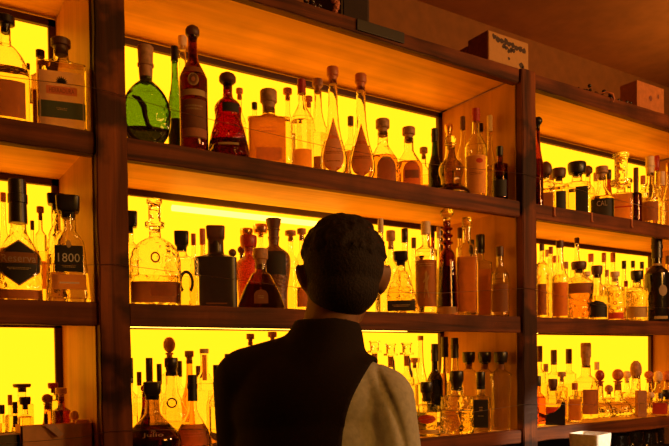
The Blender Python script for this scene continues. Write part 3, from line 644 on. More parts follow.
B('M', 637, 271, 21, .08, 'cyl', 'cut', ('gold', .7), ('flat', 'black', 9, 12), [(.1, .35, .9, 'gold')], 'cut glass bottle with a flat black lid left of the big black bottle')
B('M', 657, 238, 24, .06, 'liquor', 'black', None, ('foil', 'black', 14, 10), [(.36, .52, .3, 'cream', 'oval', .0008, .45), (.04, .08, .5, 'gold', 'rect', .0008, .3), (.80, .83, .9, 'gold')], 'large black bottle with a gold ringed neck')
B('M', 655, 262, 10, .21, 'slim', 'clear', ('gold', .6), ('screw', 'brown', 7, 5), [], 'bottle hidden behind the large black one')
B('M', 668, 256, 10, .16, 'slim', 'clear', ('gold', .6), ('screw', 'brown', 7, 6), [], 'bottle at the right edge of the picture beside the large black one')
B('M', 547, 250, 9, .31, 'cyl', 'clear', ('gold', .7), ('screw', 'pale', 6, 5), [], 'pale capped bottle deep between the first two slim ones of the right bay')
B('M', 566, 262, 11, .20, 'cyl', 'clear', ('gold', .7), ('screw', 'wood', 6, 6), [(.1, .4, .8, 'tan')], 'short tan labelled bottle behind the copper lower label')
B('M', 587, 272, 11, .18, 'liquor', 'clear', ('water', .7), ('cork', 'pale', 6, 7), [(.1, .4, .8, 'cream')], 'cream labelled little bottle between the banded and the arched labels')
B('M', 607, 270, 9, .15, 'cyl', 'cut', ('gold', .7), ('screw', 'wood', 6, 5), [], 'small patterned bottle left of the red ringed one')
B('M', 626, 281, 9, .14, 'cyl', 'cut', ('gold', .7), ('screw', 'red', 5, 5), [(.05, .4, .9, 'red')], 'tiny red labelled bottle between the red ringed and the flat black lidded ones')
B('M', 648, 268, 9, .20, 'slim', 'cut', ('gold', .7), ('screw', 'pale', 6, 5), [], 'small pale capped bottle left of the large black bottle')
# ---- bottom shelf, left bay (behind the carton)
B('B', 3, 405, 11, .19, 'slim', 'clear', ('gold', .8), ('screw', 'black', 8, 7), [], 'black capped bottle at the far left of the bottom shelf')
B('B', 16, 402, 10, .17, 'slim', 'clear', ('gold', .8), ('foil', 'black', 8, 6), [(.7, .9, .9, 'black')], 'second black capped bottle from the left on the bottom shelf')
B('B', 26, 397, 15, .19, 'cyl', 'clear', ('gold', .8), ('flat', 'black', 8, 11), [], 'bottle with a wide black lid behind the carton')
B('B', 11, 395, 10, .30, 'cyl', 'clear', ('gold', .8), ('screw', 'orange', 9, 7), [], 'orange capped bottle behind the left black caps')
B('B', 23, 384, 21, .32, 'square', 'clear', ('gold', .8), ('flat', 'brown', 4, 17), [], 'clear square bottle with a thin flat brown lid, tallest at the left')
B('B', 48, 394, 15, .20, 'slim', 'amber', ('gold', .9), ('ball', 'wood', 12, 10), [], 'amber bottle with a round wooden ball stopper behind the carton')
B('B', 62, 388, 17, .21, 'cyl', 'brown', ('brown', .9), ('cork', 'pale', 9, 11), [(.8, .9, .5, 'white')], 'reddish brown bottle with a pale wooden stopper behind the carton')
B('B', 54, 383, 12, .33, 'cyl', 'clear', ('gold', .9), ('flat', 'red', 6, 10), [], 'red lidded bottle left of the pale wooden stopper')
B('B', 75, 411, 10, .17, 'cyl', 'clear', ('gold', .9), ('mush', 'pale', 9, 9), [], 'low bottle with a pale domed cap at the right end of the carton')
B('B', 47, 414, 8, .155, 'slim', 'brown', ('deep', .9), ('foil', 'black', 8, 5), [], 'little black topped bottle just showing over the carton')
# ---- bottom shelf, middle bay
B('B', 153, 382, 56, .10, 'decanter', 'smoke', ('deep', .52), ('block', 'black', 14, 17), [('text', 'Julio', .40, .40, .075, 'cream'), ('text', '70', .46, .10, .04, 'cream')], 'broad dark decanter bottle with white handwriting on it')
B('B', 193, 375, 33, .09, 'decanter', 'clear', ('brown', .40), ('foil', 'black', 18, 11), [(.16, .50, .92, 'copper'), ('lines', '', .34, .6, .09, 'rose')], 'clear shouldered bottle with reddish lettered label and tall black cap')
def eye(root, sp, H, t):
    bm = bmesh.new(); add_tube(bm, [Vector((.013*math.cos(a), -.030-.0*a, H*.62+.013*math.sin(a))) for a in [2*PI*k/20 for k in range(21)]], .0022, 8, False)
    obj('glass_ring', bm, C['brown'], root, 60)
B('B', 172, 358, 34, .20, 'bell', 'clear', ('gold', .35), ('cork', 'black', 14, 13), [], 'bottle with a ring on its shoulder behind the handwritten decanter', extra=eye)
B('B', 131, 358, 13, .24, 'cyl', 'clear', ('gold', .5), ('screw', 'black', 22, 9), [], 'black capped bottle half hidden by the left post on the bottom shelf')
B('B', 150, 358, 16, .25, 'cyl', 'clear', ('gold', .5), ('screw', 'black', 24, 11), [], 'tall black capped bottle above the handwritten decanter, second from the post')
B('B', 160, 364, 12, .30, 'cyl', 'clear', ('gold', .5), ('screw', 'black', 18, 8), [], 'lower black capped bottle left of the ringed bottle')
B('B', 145, 385, 11, .19, 'slim', 'red', ('water', .9), ('ball', 'red', 9, 7), [], 'small red glass bottle behind the handwritten decanter')
B('B', 170, 337, 18, .31, 'cyl', 'clear', ('gold', .5), ('ball', 'wood', 20, 12), [], 'bottle with a big brown ball stopper, highest in the bottom row')
B('B', 180, 361, 13, .33, 'cyl', 'clear', ('gold', .5), ('screw', 'black', 14, 9), [], 'black capped bottle right of the ball stopper')
B('B', 190, 351, 16, .22, 'slim', 'amber', ('gold', .7), ('cork', 'wood', 9, 9), [], 'amber long necked bottle with a wooden stopper')
B('B', 205, 349, 21, .20, 'liquor', 'clear', ('water', .6), ('screw', 'clear' if False else 'pale', 4, 8), [(.72, .98, .55, 'copper')], 'clear bottle with a copper strip down its neck')
B('B', 217, 365, 15, .12, 'liquor', 'clear', ('gold', .6), ('screw', 'black', 13, 8), [], 'black capped bottle touching the left arm of the person in view')
B('B', 229, 354, 17, .15, 'cyl', 'smoke', ('deep', .6), ('screw', 'brown', 14, 12), [], 'smoky bottle showing over the left shoulder of the person')
B('B', 251, 334, 13, .20, 'liquor', 'clear', ('gold', .6), ('cork', 'wood', 8, 8), [], 'wooden topped bottle over the middle of the left shoulder')
B('B', 273, 332, 13, .22, 'liquor', 'clear', ('gold', .6), ('cork', 'wood', 8, 9), [], 'wooden topped bottle close to the left of the neck')
B('B', 357, 345, 13, .14, 'liquor', 'clear', ('gold', .6), ('screw', 'pale', 8, 7), [], 'pale capped bottle just right of the collar')
def tassel(root, sp, H, t):
    bm = bmesh.new(); r = sp.neck+.002
    add_tube(bm, [(r*.6, -r, H-.004), (r*.9, -r-.003, H-.02), (r*1.0, -r-.004, H-.045), (r*1.3, -r-.010, H-.065), (r*1.5, -r-.012, H-.078)], [.0022, .003, .003, .0055, .003], 8)
    obj('hanging_tassel', bm, C['black'], root, 60)
for k, (px_, tp, lbl) in enumerate([(375, 341, 'left of three bottles with clear knob stoppers beside the shoulder'), (391, 344, 'middle of three bottles with clear knob stoppers, black tassel hanging'), (407, 343, 'right of three bottles with clear knob stoppers, black tassel hanging')]):
    B('B', px_, tp, 15, .15, 'liquor', 'clear', ('water', .6), ('disc2', 'glass', 12, 14), [(.86, .99, .9, 'brown')], lbl, extra=tassel if k else None)
B('B', 421, 336, 12, .21, 'slim', 'clear', ('water', .5), ('screw', 'pale', 4, 5), [], 'slim clear open looking bottle right of the knob stoppers')
B('B', 435, 344, 16, .16, 'liquor', 'black', None, ('foil', 'black', 12, 7), [], 'black wine shaped bottle in front of the panel edge')
B('B', 427, 382, 27, .075, 'cyl', 'clear', ('water', .6), ('cork', 'black', 16, 13), [(.34, .58, .62, 'red', 'oval'), (.08, .18, .9, 'gold')], 'clear bottle with a red cactus like emblem at the elbow')
B('B', 445, 337, 15, .25, 'slim', 'clear', ('gold', .7), ('foil', 'black', 14, 7), [], 'left of two amber bottles with tall black capsules')
B('B', 455, 338, 16, .20, 'slim', 'clear', ('gold', .7), ('foil', 'black', 14, 7), [], 'right of two amber bottles with tall black capsules')
B('B', 501, 352, 21, .055, 'flare', 'clear', ('water', .8), ('flat', 'black', 11, 14), [(.90, .98, .9, 'brown')], 'right of three flared bottles with broad black lids, largest and nearest the post')
B('B', 481, 372, 19, .055, 'square', 'clear', ('gold', .5), ('screw', 'black', 15, 8), [(.10, .72, .72, 'black'), ('lines', '', .52, .18, .11, 'gold'), ('lines', '', .36, .3, .03, 'gold')], 'square bottle with a tall black label and small gold glyph')
B('B', 457, 371, 33, .10, 'cyl', 'cut', ('gold', .5), ('cork', 'black', 16, 11), [(.5, .52, .9, 'gold')], 'stout clear faceted bottle with black stopper', dr=.8)
B('B', 469, 352, 19, .22, 'flare', 'clear', ('water', .8), ('flat', 'black', 11, 13), [(.90, .98, .9, 'brown')], 'left of three flared bottles with broad black lids')
B('B', 485, 352, 19, .20, 'flare', 'clear', ('water', .8), ('flat', 'black', 11, 13), [(.90, .98, .9, 'brown')], 'middle of three flared bottles with broad black lids')
# ---- bottom shelf, right bay
B('B', 540, 346, 12, .24, 'cyl', 'clear', ('gold', .6), ('screw', 'brown', 14, 8), [], 'first from the post of three tall brown capped bottles')
B('B', 554, 350, 14, .24, 'cyl', 'clear', ('gold', .6), ('screw', 'brown', 13, 8), [], 'second from the post of three tall brown capped bottles')
B('B', 569, 349, 14, .24, 'cyl', 'clear', ('gold', .6), ('screw', 'brown', 13, 8), [], 'third from the post of three tall brown capped bottles')
B('B', 538, 376, 15, .08, 'liquor', 'amber', ('brown', .7), ('screw', 'black', 9, 7), [], 'dark amber bottle against the post on the right bottom shelf')
B('B', 553, 379, 22, .16, 'liquor', 'clear', ('gold', .5), ('flat', 'brown', 9, 9), [(.2, .45, .6, 'red')], 'brown lidded bottle with a red label behind the black wedge')
B('B', 586, 343, 24, .15, 'liquor', 'clear', ('gold', .5), ('cork', 'wood', 22, 10), [(.10, .55, .60, 'brown', 'rect', .0008, .35)], 'tall bottle with a dark brown label and stacked wooden stopper')
B('B', 575, 383, 13, .09, 'square', 'clear', ('gold', .6), ('screw', 'orange', 6, 6), [(.05, .7, .9, 'orange')], 'small orange labelled square bottle beside the black wedge')
B('B', 600, 370, 25, .07, 'onion', 'cut', ('water', .4), ('ball', 'red', 14, 9), [], 'onion shaped clear bottle with a red round stopper')
B('B', 618, 369, 27, .08, 'onion', 'cut', ('water', .4), ('ball', 'orange', 15, 11), [(.80, .98, .9, 'brown')], 'onion shaped clear bottle with an orange ball stopper')
B('B', 636, 361, 33, .17, 'onion', 'cut', ('water', .4), ('mush', 'wood', 15, 11), [], 'largest onion shaped bottle with a brown knob, behind the brown carton')
B('B', 627, 371, 11, .33, 'slim', 'clear', ('gold', .6), ('ball', 'pale', 10, 9), [], 'pale ball stopper between the two rear onion bottles')
B('B', 649, 371, 13, .26, 'slim', 'clear', ('gold', .6), ('ball', 'orange', 10, 9), [], 'orange ball stopper left of the dark panel edge')
B('B', 658, 371, 13, .27, 'slim', 'clear', ('gold', .6), ('mush', 'pale', 10, 9), [], 'pale domed stopper right of the panel edge')
B('B', 667, 371, 12, .25, 'slim', 'clear', ('gold', .6), ('mush', 'orange', 9, 9), [], 'orange domed stopper at the right edge of the bottom shelf')
B('B', 660, 393, 15, .08, 'square', 'clear', ('gold', .6), ('screw', 'silver', 5, 8), [(.1, .75, .9, 'red')], 'red labelled square bottle at the right end of the bottom shelf')

B('B', 546, 364, 10, .30, 'slim', 'clear', ('gold', .7), ('screw', 'wood', 7, 6), [], 'lower bottle between the first two tall brown capped ones')
B('B', 562, 372, 11, .20, 'cyl', 'cut', ('gold', .7), ('cork', 'wood', 7, 8), [(.1, .5, .8, 'tan')], 'small tan labelled bottle right of the black wedge')
B('B', 597, 362, 10, .29, 'slim', 'clear', ('gold', .7), ('screw', 'pale', 7, 5), [], 'pale capped bottle right behind the stacked wooden stopper')
B('B', 609, 385, 11, .20, 'liquor', 'cut', ('gold', .7), ('mush', 'wood', 7, 8), [], 'small bottle wedged between the two front onion shaped bottles')
B('B', 651, 392, 10, .15, 'cyl', 'cut', ('gold', .7), ('mush', 'pale', 6, 7), [], 'small pale topped bottle just left of the red labelled square one')
B('B', 667, 390, 11, .10, 'liquor', 'cut', ('gold', .7), ('flat', 'black', 7, 9), [(.2, .6, .8, 'white')], 'small black lidded bottle with a white label at the bottom right edge')
B('T', 552, 172, 10, .26, 'slim', 'cut', ('gold', .7), ('screw', 'wood', 7, 6), [], 'slim bottle behind the squat broad lidded one on the right top shelf')
B('T', 596, 173, 10, .27, 'slim', 'cut', ('gold', .7), ('screw', 'wood', 7, 6), [], 'slim wooden capped bottle left of the curved black label')
B('T', 629, 178, 10, .24, 'cyl', 'cut', ('gold', .7), ('ball', 'brown', 8, 7), [], 'brown ball topped bottle behind the orange labelled square one')
B('T', 643, 176, 11, .20, 'cyl', 'cut', ('gold', .7), ('screw', 'orange', 7, 7), [(.1, .5, .8, 'copper')], 'copper labelled bottle between the thin dark brown and the pale plugged ones')
B('B', 140, 372, 11, .33, 'cyl', 'clear', ('gold', .7), ('screw', 'brown', 12, 8), [], 'brown capped bottle deep behind the handwritten decanter by the post')
B('B', 199, 366, 10, .31, 'slim', 'clear', ('gold', .7), ('screw', 'brown', 10, 6), [], 'thin brown capped bottle between the amber and the copper stripped ones')
B('B', 366, 352, 10, .26, 'slim', 'cut', ('gold', .7), ('screw', 'wood', 8, 6), [], 'thin bottle between the collar and the clear knob stoppers')
B('B', 415, 358, 11, .28, 'liquor', 'cut', ('gold', .7), ('cork', 'wood', 7, 8), [], 'bottle behind the rightmost clear knob stopper')
B('M', 170, 246, 10, .30, 'cyl', 'clear', ('gold', .7), ('screw', 'wood', 8, 6), [], 'wooden capped bottle between the arched bottle and the horseshoe emblem')
B('T', 424, 148, 12, .24, 'liquor', 'clear', ('gold', .6), ('cork', 'wood', 8, 8), [(.1, .4, .8, 'tan')], 'small tan labelled bottle right of the copper oval label')

# ------------------------------------------------------------------ other things on the shelves
def prism_box(root_name, label, cat, px0, px1, ytop, ybot_z, Y, depth, mat, kids=None):
    a, t0 = on_plane_y(px0, ytop, Y); b, t1 = on_plane_y(px1, ytop, Y)
    return a, b
# open carton on the bottom shelf, left bay
a, ta = on_plane_y(21, 435, .045); b, tb = on_plane_y(96, 424, .045)
ct = tag(empty('cardboard_carton', ((a.x+b.x)/2, .09, S['B'])), 'open brown cardboard carton on the bottom shelf of the left bay', 'box')
card = plain('cardboard', (.74, .36, .10), .85, bump=.15, bscale=40, vary=.12); card2 = plain('cardboard_flap', (.62, .36, .16), .85)
hw = (-.084-a.x)/2; ct.location.x = (a.x-.084)/2; hz = on_plane_y(58, 424.5, .045)[0].z-S['B']
bm = bmesh.new(); e = .004
add_box(bm, -hw, hw, -.045, -.045+e, .0008, hz); add_box(bm, -hw, hw, .045-e, .045, .0008, hz*.96)
add_box(bm, -hw, -hw+e, -.045, .045, .0008, hz); add_box(bm, hw-e, hw, -.045, .045, .0008, hz); add_box(bm, -hw, hw, -.045, .045, .0008, .005)
obj('carton_body', bm, card, ct)
bm = bmesh.new()
q = [(-.035, -.0465, hz+.002), (-.010, -.0465, hz+.002), (.012, -.052, hz-.024), (.000, -.053, hz-.030)]
f = [bm.verts.new(p) for p in q]; g = [bm.verts.new((p[0], p[1]-.002, p[2])) for p in q]
bm.faces.new(f); bm.faces.new(g[::-1])
for k in range(4): bm.faces.new((f[k], f[(k+1) % 4], g[(k+1) % 4], g[k]))
obj('torn_tape', bm, card2, ct)
bm = bmesh.new(); add_box(bm, hw-.035, hw-.004, -.02, .0, hz-.002, hz+.006); obj('flap', bm, card2, ct)
a2, _ = on_plane_y(-30, 440, .06); b2, _ = on_plane_y(19, 436, .06)
cr_ = tag(empty('dark_crate', ((a2.x+b2.x)/2, .10, S['B'])), 'dark olive crate at the left edge beside the cardboard carton', 'crate')
cw_ = (b2.x-a2.x)/2; ch_ = on_plane_y(10, 435, .055)[0].z-S['B']; olive = plain('olive_paint', (.10, .08, .03), .6)
bm = bmesh.new(); add_box(bm, -cw_, cw_, -.045, -.039, .0008, ch_); add_box(bm, -cw_, cw_, .034, .04, .0008, ch_); add_box(bm, -cw_, -cw_+.006, -.045, .04, .0008, ch_); add_box(bm, cw_-.006, cw_, -.045, .04, .0008, ch_); add_box(bm, -cw_, cw_, -.045, .04, .0008, .006)
obj('crate_body', bm, olive, cr_)
bm = bmesh.new(); add_box(bm, -cw_-.001, cw_+.001, -.047, -.037, ch_, ch_+.004, .001); obj('rim', bm, card2, cr_)
# black wedge stand, brown carton, black and white card on the right bottom shelf
def stand_box(name, label, cat, row, pxa, pxb, ptop, Y, dep, mat, bevel=.0015):
    A, _ = on_plane_y(pxa, ptop, Y); Bq, _ = on_plane_y(pxb, ptop, Y); az = math.atan2((A.x+Bq.x)/2-CAM.x, Y-CAM.y)
    wv = (Bq.x-A.x)*math.cos(az)**1.0
    r = tag(empty(name, ((A.x+Bq.x)/2, Y+dep/2, S[row]+.0006), -az*.6), label, cat)
    box('carton_body', -wv/2, wv/2, -dep/2, dep/2, 0, A.z-S[row], mat, r, bevel)
    
    return r, wv, A.z-S[row]
r, wv, hh = stand_box('slim_carton', 'narrow brown upright carton between the onion bottles and the red label', 'box', 'B', 639, 649, 391, .045, .03, plain('brown_card', (.40, .16, .06), .7))
bm = bmesh.new(); add_box(bm, -wv*.3, wv*.3, -.0158, -.0151, hh*.25, hh*.6); obj('label', bm, L['tan'], r)
A, tA = on_plane_y(545, 415, .055); Bq, _ = on_plane_y(566, 415, .055)
wd = tag(empty('wedge_stand', ((A.x+Bq.x)/2, .06, S['B']+.0006), -.9), 'glossy black wedge shaped stand low on the right bottom shelf beside the post', 'display stand')
bm = bmesh.new(); w2 = .040; pr = [(-w2, 0), (w2, 0), (w2, .088), (w2*.75, .092), (w2*.5, .070), (0, .050), (-w2*.8, .040), (-w2, .034)]
fa = [bm.verts.new((x, -.018, z)) for x, z in pr]; fb = [bm.verts.new((x, .018, z)) for x, z in pr]
bm.faces.new(fa); bm.faces.new(fb[::-1])
for k in range(8): bm.faces.new((fa[k], fb[k], fb[(k+1) % 8], fa[(k+1) % 8]))
obj('wedge_body', bm, G['black'], wd)
bm = bmesh.new(); add_box(bm, -w2*.9, w2*.9, -.022, .022, -.0003, .004, .001); obj('foot_plate', bm, C['glass'], wd)

# pink light reflections on the right top shelf rail, built as solid strips
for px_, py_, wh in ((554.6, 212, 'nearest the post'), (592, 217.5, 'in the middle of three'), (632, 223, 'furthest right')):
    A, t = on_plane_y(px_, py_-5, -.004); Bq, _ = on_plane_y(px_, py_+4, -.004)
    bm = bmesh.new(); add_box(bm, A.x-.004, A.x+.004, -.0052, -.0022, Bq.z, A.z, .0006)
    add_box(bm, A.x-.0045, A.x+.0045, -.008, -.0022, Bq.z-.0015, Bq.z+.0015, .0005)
    tag(obj('rail_reflection', bm, L['rose']), 'small modelled pinkish clip on the right top shelf rail, ' + wh, 'reflection', 'modelled reflections on the right rail')

# safety wires in front of each row
def wire(pts, label):
    P = []
    for (px_, py_) in pts:
        A, t = on_plane_y(px_, py_, -.018); P.append(A)
    bm = bmesh.new(); add_tube(bm, P, .0007, 6)
    o = tag(obj('safety_wire', bm, M['steel'], None, 60), label, 'wire', 'retaining wires along the shelves'); return o
wire([(-60, 63), (0, 75.7), (89, 87), (110, 92), (180, 112), (246, 128), (320, 145), (420, 163), (526, 174), (600, 196), (669, 212), (720, 224)], 'thin steel wire strung across the top row of bottles')
wire([(-60, 262), (0, 262.5), (86, 265), (114, 264), (196, 274.6), (299, 287.7), (370, 292), (442, 293), (530, 288), (600, 306), (669, 308), (720, 309)], 'thin steel wire strung across the middle row of bottles')
wire([(-60, 448), (40, 441), (80, 437.4), (110, 431), (140, 430.2), (300, 428), (420, 420.3), (526, 404), (600, 405), (669, 402.7), (720, 402)], 'thin steel wire strung across the bottom row of bottles')

# ------------------------------------------------------------------ things on top of the shelving
ZT = 2.505
def topbox(name, label, corners, dep, mat, yfront=.012):
    (xa, ya), (xb, yb) = corners
    A, _ = on_plane_y(xa, ya, yfront); Bq, _ = on_plane_y(xb, yb, yfront)
    r = tag(empty(name, ((A.x+Bq.x)/2, yfront+dep/2, ZT)), label, 'box')
    hw = (Bq.x-A.x)/2; h = (A.z+Bq.z)/2-ZT
    box('box_body', -hw, hw, -dep/2, dep/2, 0, h, mat, r, .0015)
    return r, hw, h, dep
kraft = plain('worn_kraft_board', (.36, .13, .03), .8, bump=.2, vary=.2)
r, hw, h, dep = topbox('printed_box', 'worn light box with torn dark printing on top of the shelving', ((488, 29), (528, 44)), .10, kraft)
face = paper('worn_print', (.50, .25, .07), 0)
bm = bmesh.new(); add_box(bm, -hw+.003, hw-.001, -dep/2-.0016, -dep/2-.0004, .003, h-.003); fp = obj('printed_face', bm, face, r)
ink = plain('dark_ink', (.05, .022, .012), .7)
bm = bmesh.new(); rnd = random.Random(5)
def blot(cx, cz, r0, n=9):
    ps = [(cx+r0*(.55+.6*rnd.random())*math.cos(2*PI*k/n), cz+r0*(.55+.6*rnd.random())*math.sin(2*PI*k/n)) for k in range(n)]
    bm = bmesh.new(); bm.faces.new([bm.verts.new((x, -dep/2-.0020, z)) for x, z in ps]); obj('dark_print', bm, ink, fp)
for k in range(9): blot(-hw*.72+k*hw*.185, h*(.86-.02*k)-rnd.random()*.006, .0125)
for k in range(5): blot(-hw*.25+k*hw*.12, h*.55+rnd.uniform(-.008, .010), .0105)
blot(0, h*.26, .007); blot(hw*.62, h*.16, .013); blot(hw*.72, h*.10, .008)
r2 = tag(empty('plain_carton', (r.location.x, .012+.10+.004+.075, ZT)), 'plain brown carton standing behind the worn printed box', 'box')
box('carton_body', -hw, hw, -.075, .075, 0, h*.84, kraft, r2, .0015)
r, hw, h, dep = topbox('orange_box', 'small orange box with a dark smudged emblem on top of the right bay', ((637, 81), (664, 88)), .08, plain('orange_card', (.46, .15, .03), .7))
bm = bmesh.new()
def disc(cx, cz, rr, sq=1):
    bm.faces.new([bm.verts.new((cx+rr*math.cos(2*PI*k/18)*(1+.12*math.sin(5*k)), -dep/2-.0012, cz+rr*sq*math.sin(2*PI*k/18))) for k in range(18)])
disc(-.002, h*.46, .011, 1.1); disc(hw*.55, h*.62, .006, 1.6)
obj('smudged_emblem', bm, plain('brown_ink', (.20, .06, .03), .7), r)
# garland of dark beads and leaves between the boxes
g0, _ = on_plane_y(582, 92, .02); g1, _ = on_plane_y(632, 103, .02)
bm = bmesh.new(); rnd = random.Random(11)
for k in range(46):
    x = g0.x+(g1.x-g0.x)*rnd.random(); y = .030+rnd.uniform(-.012, .03); z = ZT+.005+abs(rnd.gauss(0, .010)); rr = rnd.uniform(.0045, .009)
    s_ = bmesh.ops.create_icosphere(bm, subdivisions=2, radius=rr); bmesh.ops.translate(bm, verts=s_['verts'], vec=(x, y, max(z, ZT+rr*.9)))
gar = tag(obj('bead_garland', bm, plain('dark_glossy_beads', (.025, .015, .010), .15), None, 60), 'dark glossy bead garland heaped on the right bay top edge', 'garland', None, 'stuff')
bm = bmesh.new(); m0, _ = on_plane_y(611, 99, -.004)
add_tube(bm, [(m0.x-.03, .022, ZT+.012), (m0.x-.012, .006, ZT+.016), (m0.x, -.012, ZT+.004), (m0.x+.008, -.012, ZT-.012), (m0.x+.004, -.012, ZT-.026)], [.002, .003, .0045, .004, .002], 8)
obj('ribbon_end', bm, C['orange'], gar, 60)
# dark board and a red paper ornament at the top edge
A, _ = on_plane_y(341, 14, .05); Bq, _ = on_plane_y(369, 22, .05)
db = tag(empty('black_speaker', ((A.x+Bq.x)/2, .13, ZT)), 'tall black boxy speaker on top of the shelving cut by the picture top', 'speaker')
hw = (Bq.x-A.x)/2
box('cabinet', -hw, hw, -.08, .08, 0, .30, plain('black_vinyl', (.03, .012, .008), .5), db, .004)
bm = bmesh.new(); add_box(bm, -hw+.008, hw-.008, -.084, -.0805, .012, .288, .001); obj('grille', bm, plain('speaker_cloth', (.022, .010, .007), .9, bump=.5, bscale=300), db)
bm = bmesh.new(); add_box(bm, hw+.0005, hw+.003, -.078, -.070, 0, .30); obj('edge_trim', bm, C['brown'], db)
A, _ = on_plane_y(335, 14, .02)
orn = tag(empty('paper_ornament', (A.x, .022, ZT+.0005)), 'crumpled reddish paper ornament left of the black speaker', 'ornament')
bm = bmesh.new(); rnd = random.Random(3)
for k in range(7):
    s_ = bmesh.ops.create_icosphere(bm, subdivisions=1, radius=.009+.004*rnd.random()); bmesh.ops.translate(bm, verts=s_['verts'], vec=(rnd.uniform(-.010, .010), rnd.uniform(-.006, .006), .012+.0085*k))
obj('folded_paper', bm, plain('pink_paper', (.50, .16, .09), .8), orn)
A, _ = on_plane_y(314, 4, .03)
bm = bmesh.new(); rnd = random.Random(8)
for k in range(14):
    rr = rnd.uniform(.005, .010); s_ = bmesh.ops.create_icosphere(bm, subdivisions=2, radius=rr); bmesh.ops.translate(bm, verts=s_['verts'], vec=(A.x+rnd.uniform(-.035, .022), .035+rnd.uniform(-.012, .02), ZT+rr*.95+rnd.random()*.014))
tag(obj('bead_garland', bm, plain('dark_beads', (.03, .016, .012), .2), None, 60), 'small heap of dark beads left of the red paper ornament', 'garland', None, 'stuff')

# ------------------------------------------------------------------ white container and glasses below
A, t = on_plane_y(590, 433, -.14)
pot = tag(empty('wine_cooler', (A.x, -.14, .9556), -1.36), 'squared white wine cooler lit brightly on its right side below the bottom shelf', 'wine cooler')
Hc = A.z-.9556; Wc = 41/2*t/FPX*.79
bm = bmesh.new(); seg = 40
po = loft(bm, [(0, Wc*.74, Wc*.74, 7), (.01, Wc*.76, Wc*.76, 7), (Hc*.97, Wc, Wc, 8), (Hc, Wc*.99, Wc*.99, 8)], seg, True, False)
pi_ = loft(bm, [(.012, Wc*.68, Wc*.68, 7), (Hc, Wc*.92, Wc*.92, 8)], seg, True, False)
for k in range(seg): bm.faces.new((po[-1][k], po[-1][(k+1) % seg], pi_[-1][(k+1) % seg], pi_[-1][k]))
obj('cooler_body', bm, plain('white_ceramic', (.80, .74, .66), .35), pot, 35)
for k, px_ in enumerate((622, 636, 650, 664)):
    P, t = on_plane_y(px_, 444, .02+.06*(k % 2)); h = 1.128-.9556
    r = tag(empty('wine_glass', (P.x, P.y, .9556)), ['stemmed glass right of the white cooler', 'stemmed glass second from the white cooler', 'stemmed glass third from the white cooler', 'stemmed glass furthest right under the shelf'][k], 'glass', 'wine glasses on the back counter')
    bm = bmesh.new()
    loft(bm, [(0, .033, .033, 2), (.002, .032, .032, 2), (.006, .006, .006, 2), (.012, .0035, .0035, 2), (.075, .0035, .0035, 2), (.085, .012, .012, 2), (.10, .028, .028, 2), (.125, .035, .035, 2), (h, .029, .029, 2), (h, .0278, .0278, 2), (.125, .0338, .0338, 2), (.10, .0265, .0265, 2), (.088, .010, .010, 2)], 28)
    obj('glass_bowl', bm, G['clear'], r, 50)

# ------------------------------------------------------------------ the bartender
def capsule(bm, a, b, ra, rb, n=10, flat=1.0):
    a, b = Vector(a), Vector(b)
    for k in range(n+1):
        t = k/n; p = a.lerp(b, t); r = ra+(rb-ra)*t
        s_ = bmesh.ops.create_icosphere(bm, subdivisions=3, radius=r)
        for v in s_['verts']: v.co = Vector((v.co.x+p.x, v.co.y*flat+p.y, v.co.z+p.z))
def ell(bm, c, r, rx=0, ry=0):
    s_ = bmesh.ops.create_icosphere(bm, subdivisions=4, radius=1)
    R_ = Matrix.Rotation(ry, 3, 'Y') @ Matrix.Rotation(rx, 3, 'X')
    for v in s_['verts']: v.co = R_ @ Vector((v.co.x*r[0], v.co.y*r[1], v.co.z*r[2]))+Vector(c)
def fuse(bm, name, mat, parent, voxel=.007, smooth=6, post=None):
    me = bpy.data.meshes.new('tmp'); bm.to_mesh(me); bm.free()
    o = bpy.data.objects.new('tmp', me); COL.objects.link(o)
    rm = o.modifiers.new('r', 'REMESH'); rm.mode = 'VOXEL'; rm.voxel_size = voxel
    sm = o.modifiers.new('s', 'SMOOTH'); sm.iterations = smooth; sm.factor = .6
    bpy.context.view_layer.update()
    m2 = bpy.data.meshes.new_from_object(o.evaluated_get(bpy.context.evaluated_depsgraph_get()))
    bpy.data.objects.remove(o); bpy.data.meshes.remove(me)
    if post: post(m2)
    m2.name = name; m2.polygons.foreach_set('use_smooth', [True]*len(m2.polygons)); m2.materials.clear()
    return link(name, m2, mat, parent)
skin = plain('skin', (.20, .085, .035), .6); hairm = plain('dark_hair', (.012, .006, .003), .8, spec=.25, bump=.8, bscale=220, vary=.4)
shirt = plain('shirt_cloth', (.36, .36, .35), .85, bump=.2, bscale=90); vestm = plain('vest_cloth', (.010, .0045, .0015), .9, spec=.2, bump=.2, bscale=300)
trous = plain('trouser_cloth', (.012, .010, .010), .85); shoe = plain('shoe_leather', (.01, .008, .007), .3)
pdep = 1.36
pp = CAM + _F*0
Fh = Vector((math.sin(YAW), math.cos(YAW), 0)); Rh = Vector((math.cos(YAW), -math.sin(YAW), 0))
ploc = CAM+Fh*pdep+Rh*((318-PPX)/FPX*pdep)
person = tag(empty('person', (ploc.x, ploc.y, 0), -YAW-math.radians(12)), 'person seen from behind in black vest and pale shirt with short dark hair', 'person')
SHL, SHR = Vector((-.140, .0, 1.412)), Vector((.128, -.01, 1.380))
ELL, ELR = Vector((-.168, .08, 1.14)), Vector((.158, -.01, 1.10))
WRL, WRR = Vector((-.10, .31, 1.10)), Vector((.12, .24, 1.06))
HC = Vector((.054, .012, 1.627))       # head centre
def face_dir(v): return Matrix.Rotation(math.radians(24), 3, 'Z') @ Vector(v)
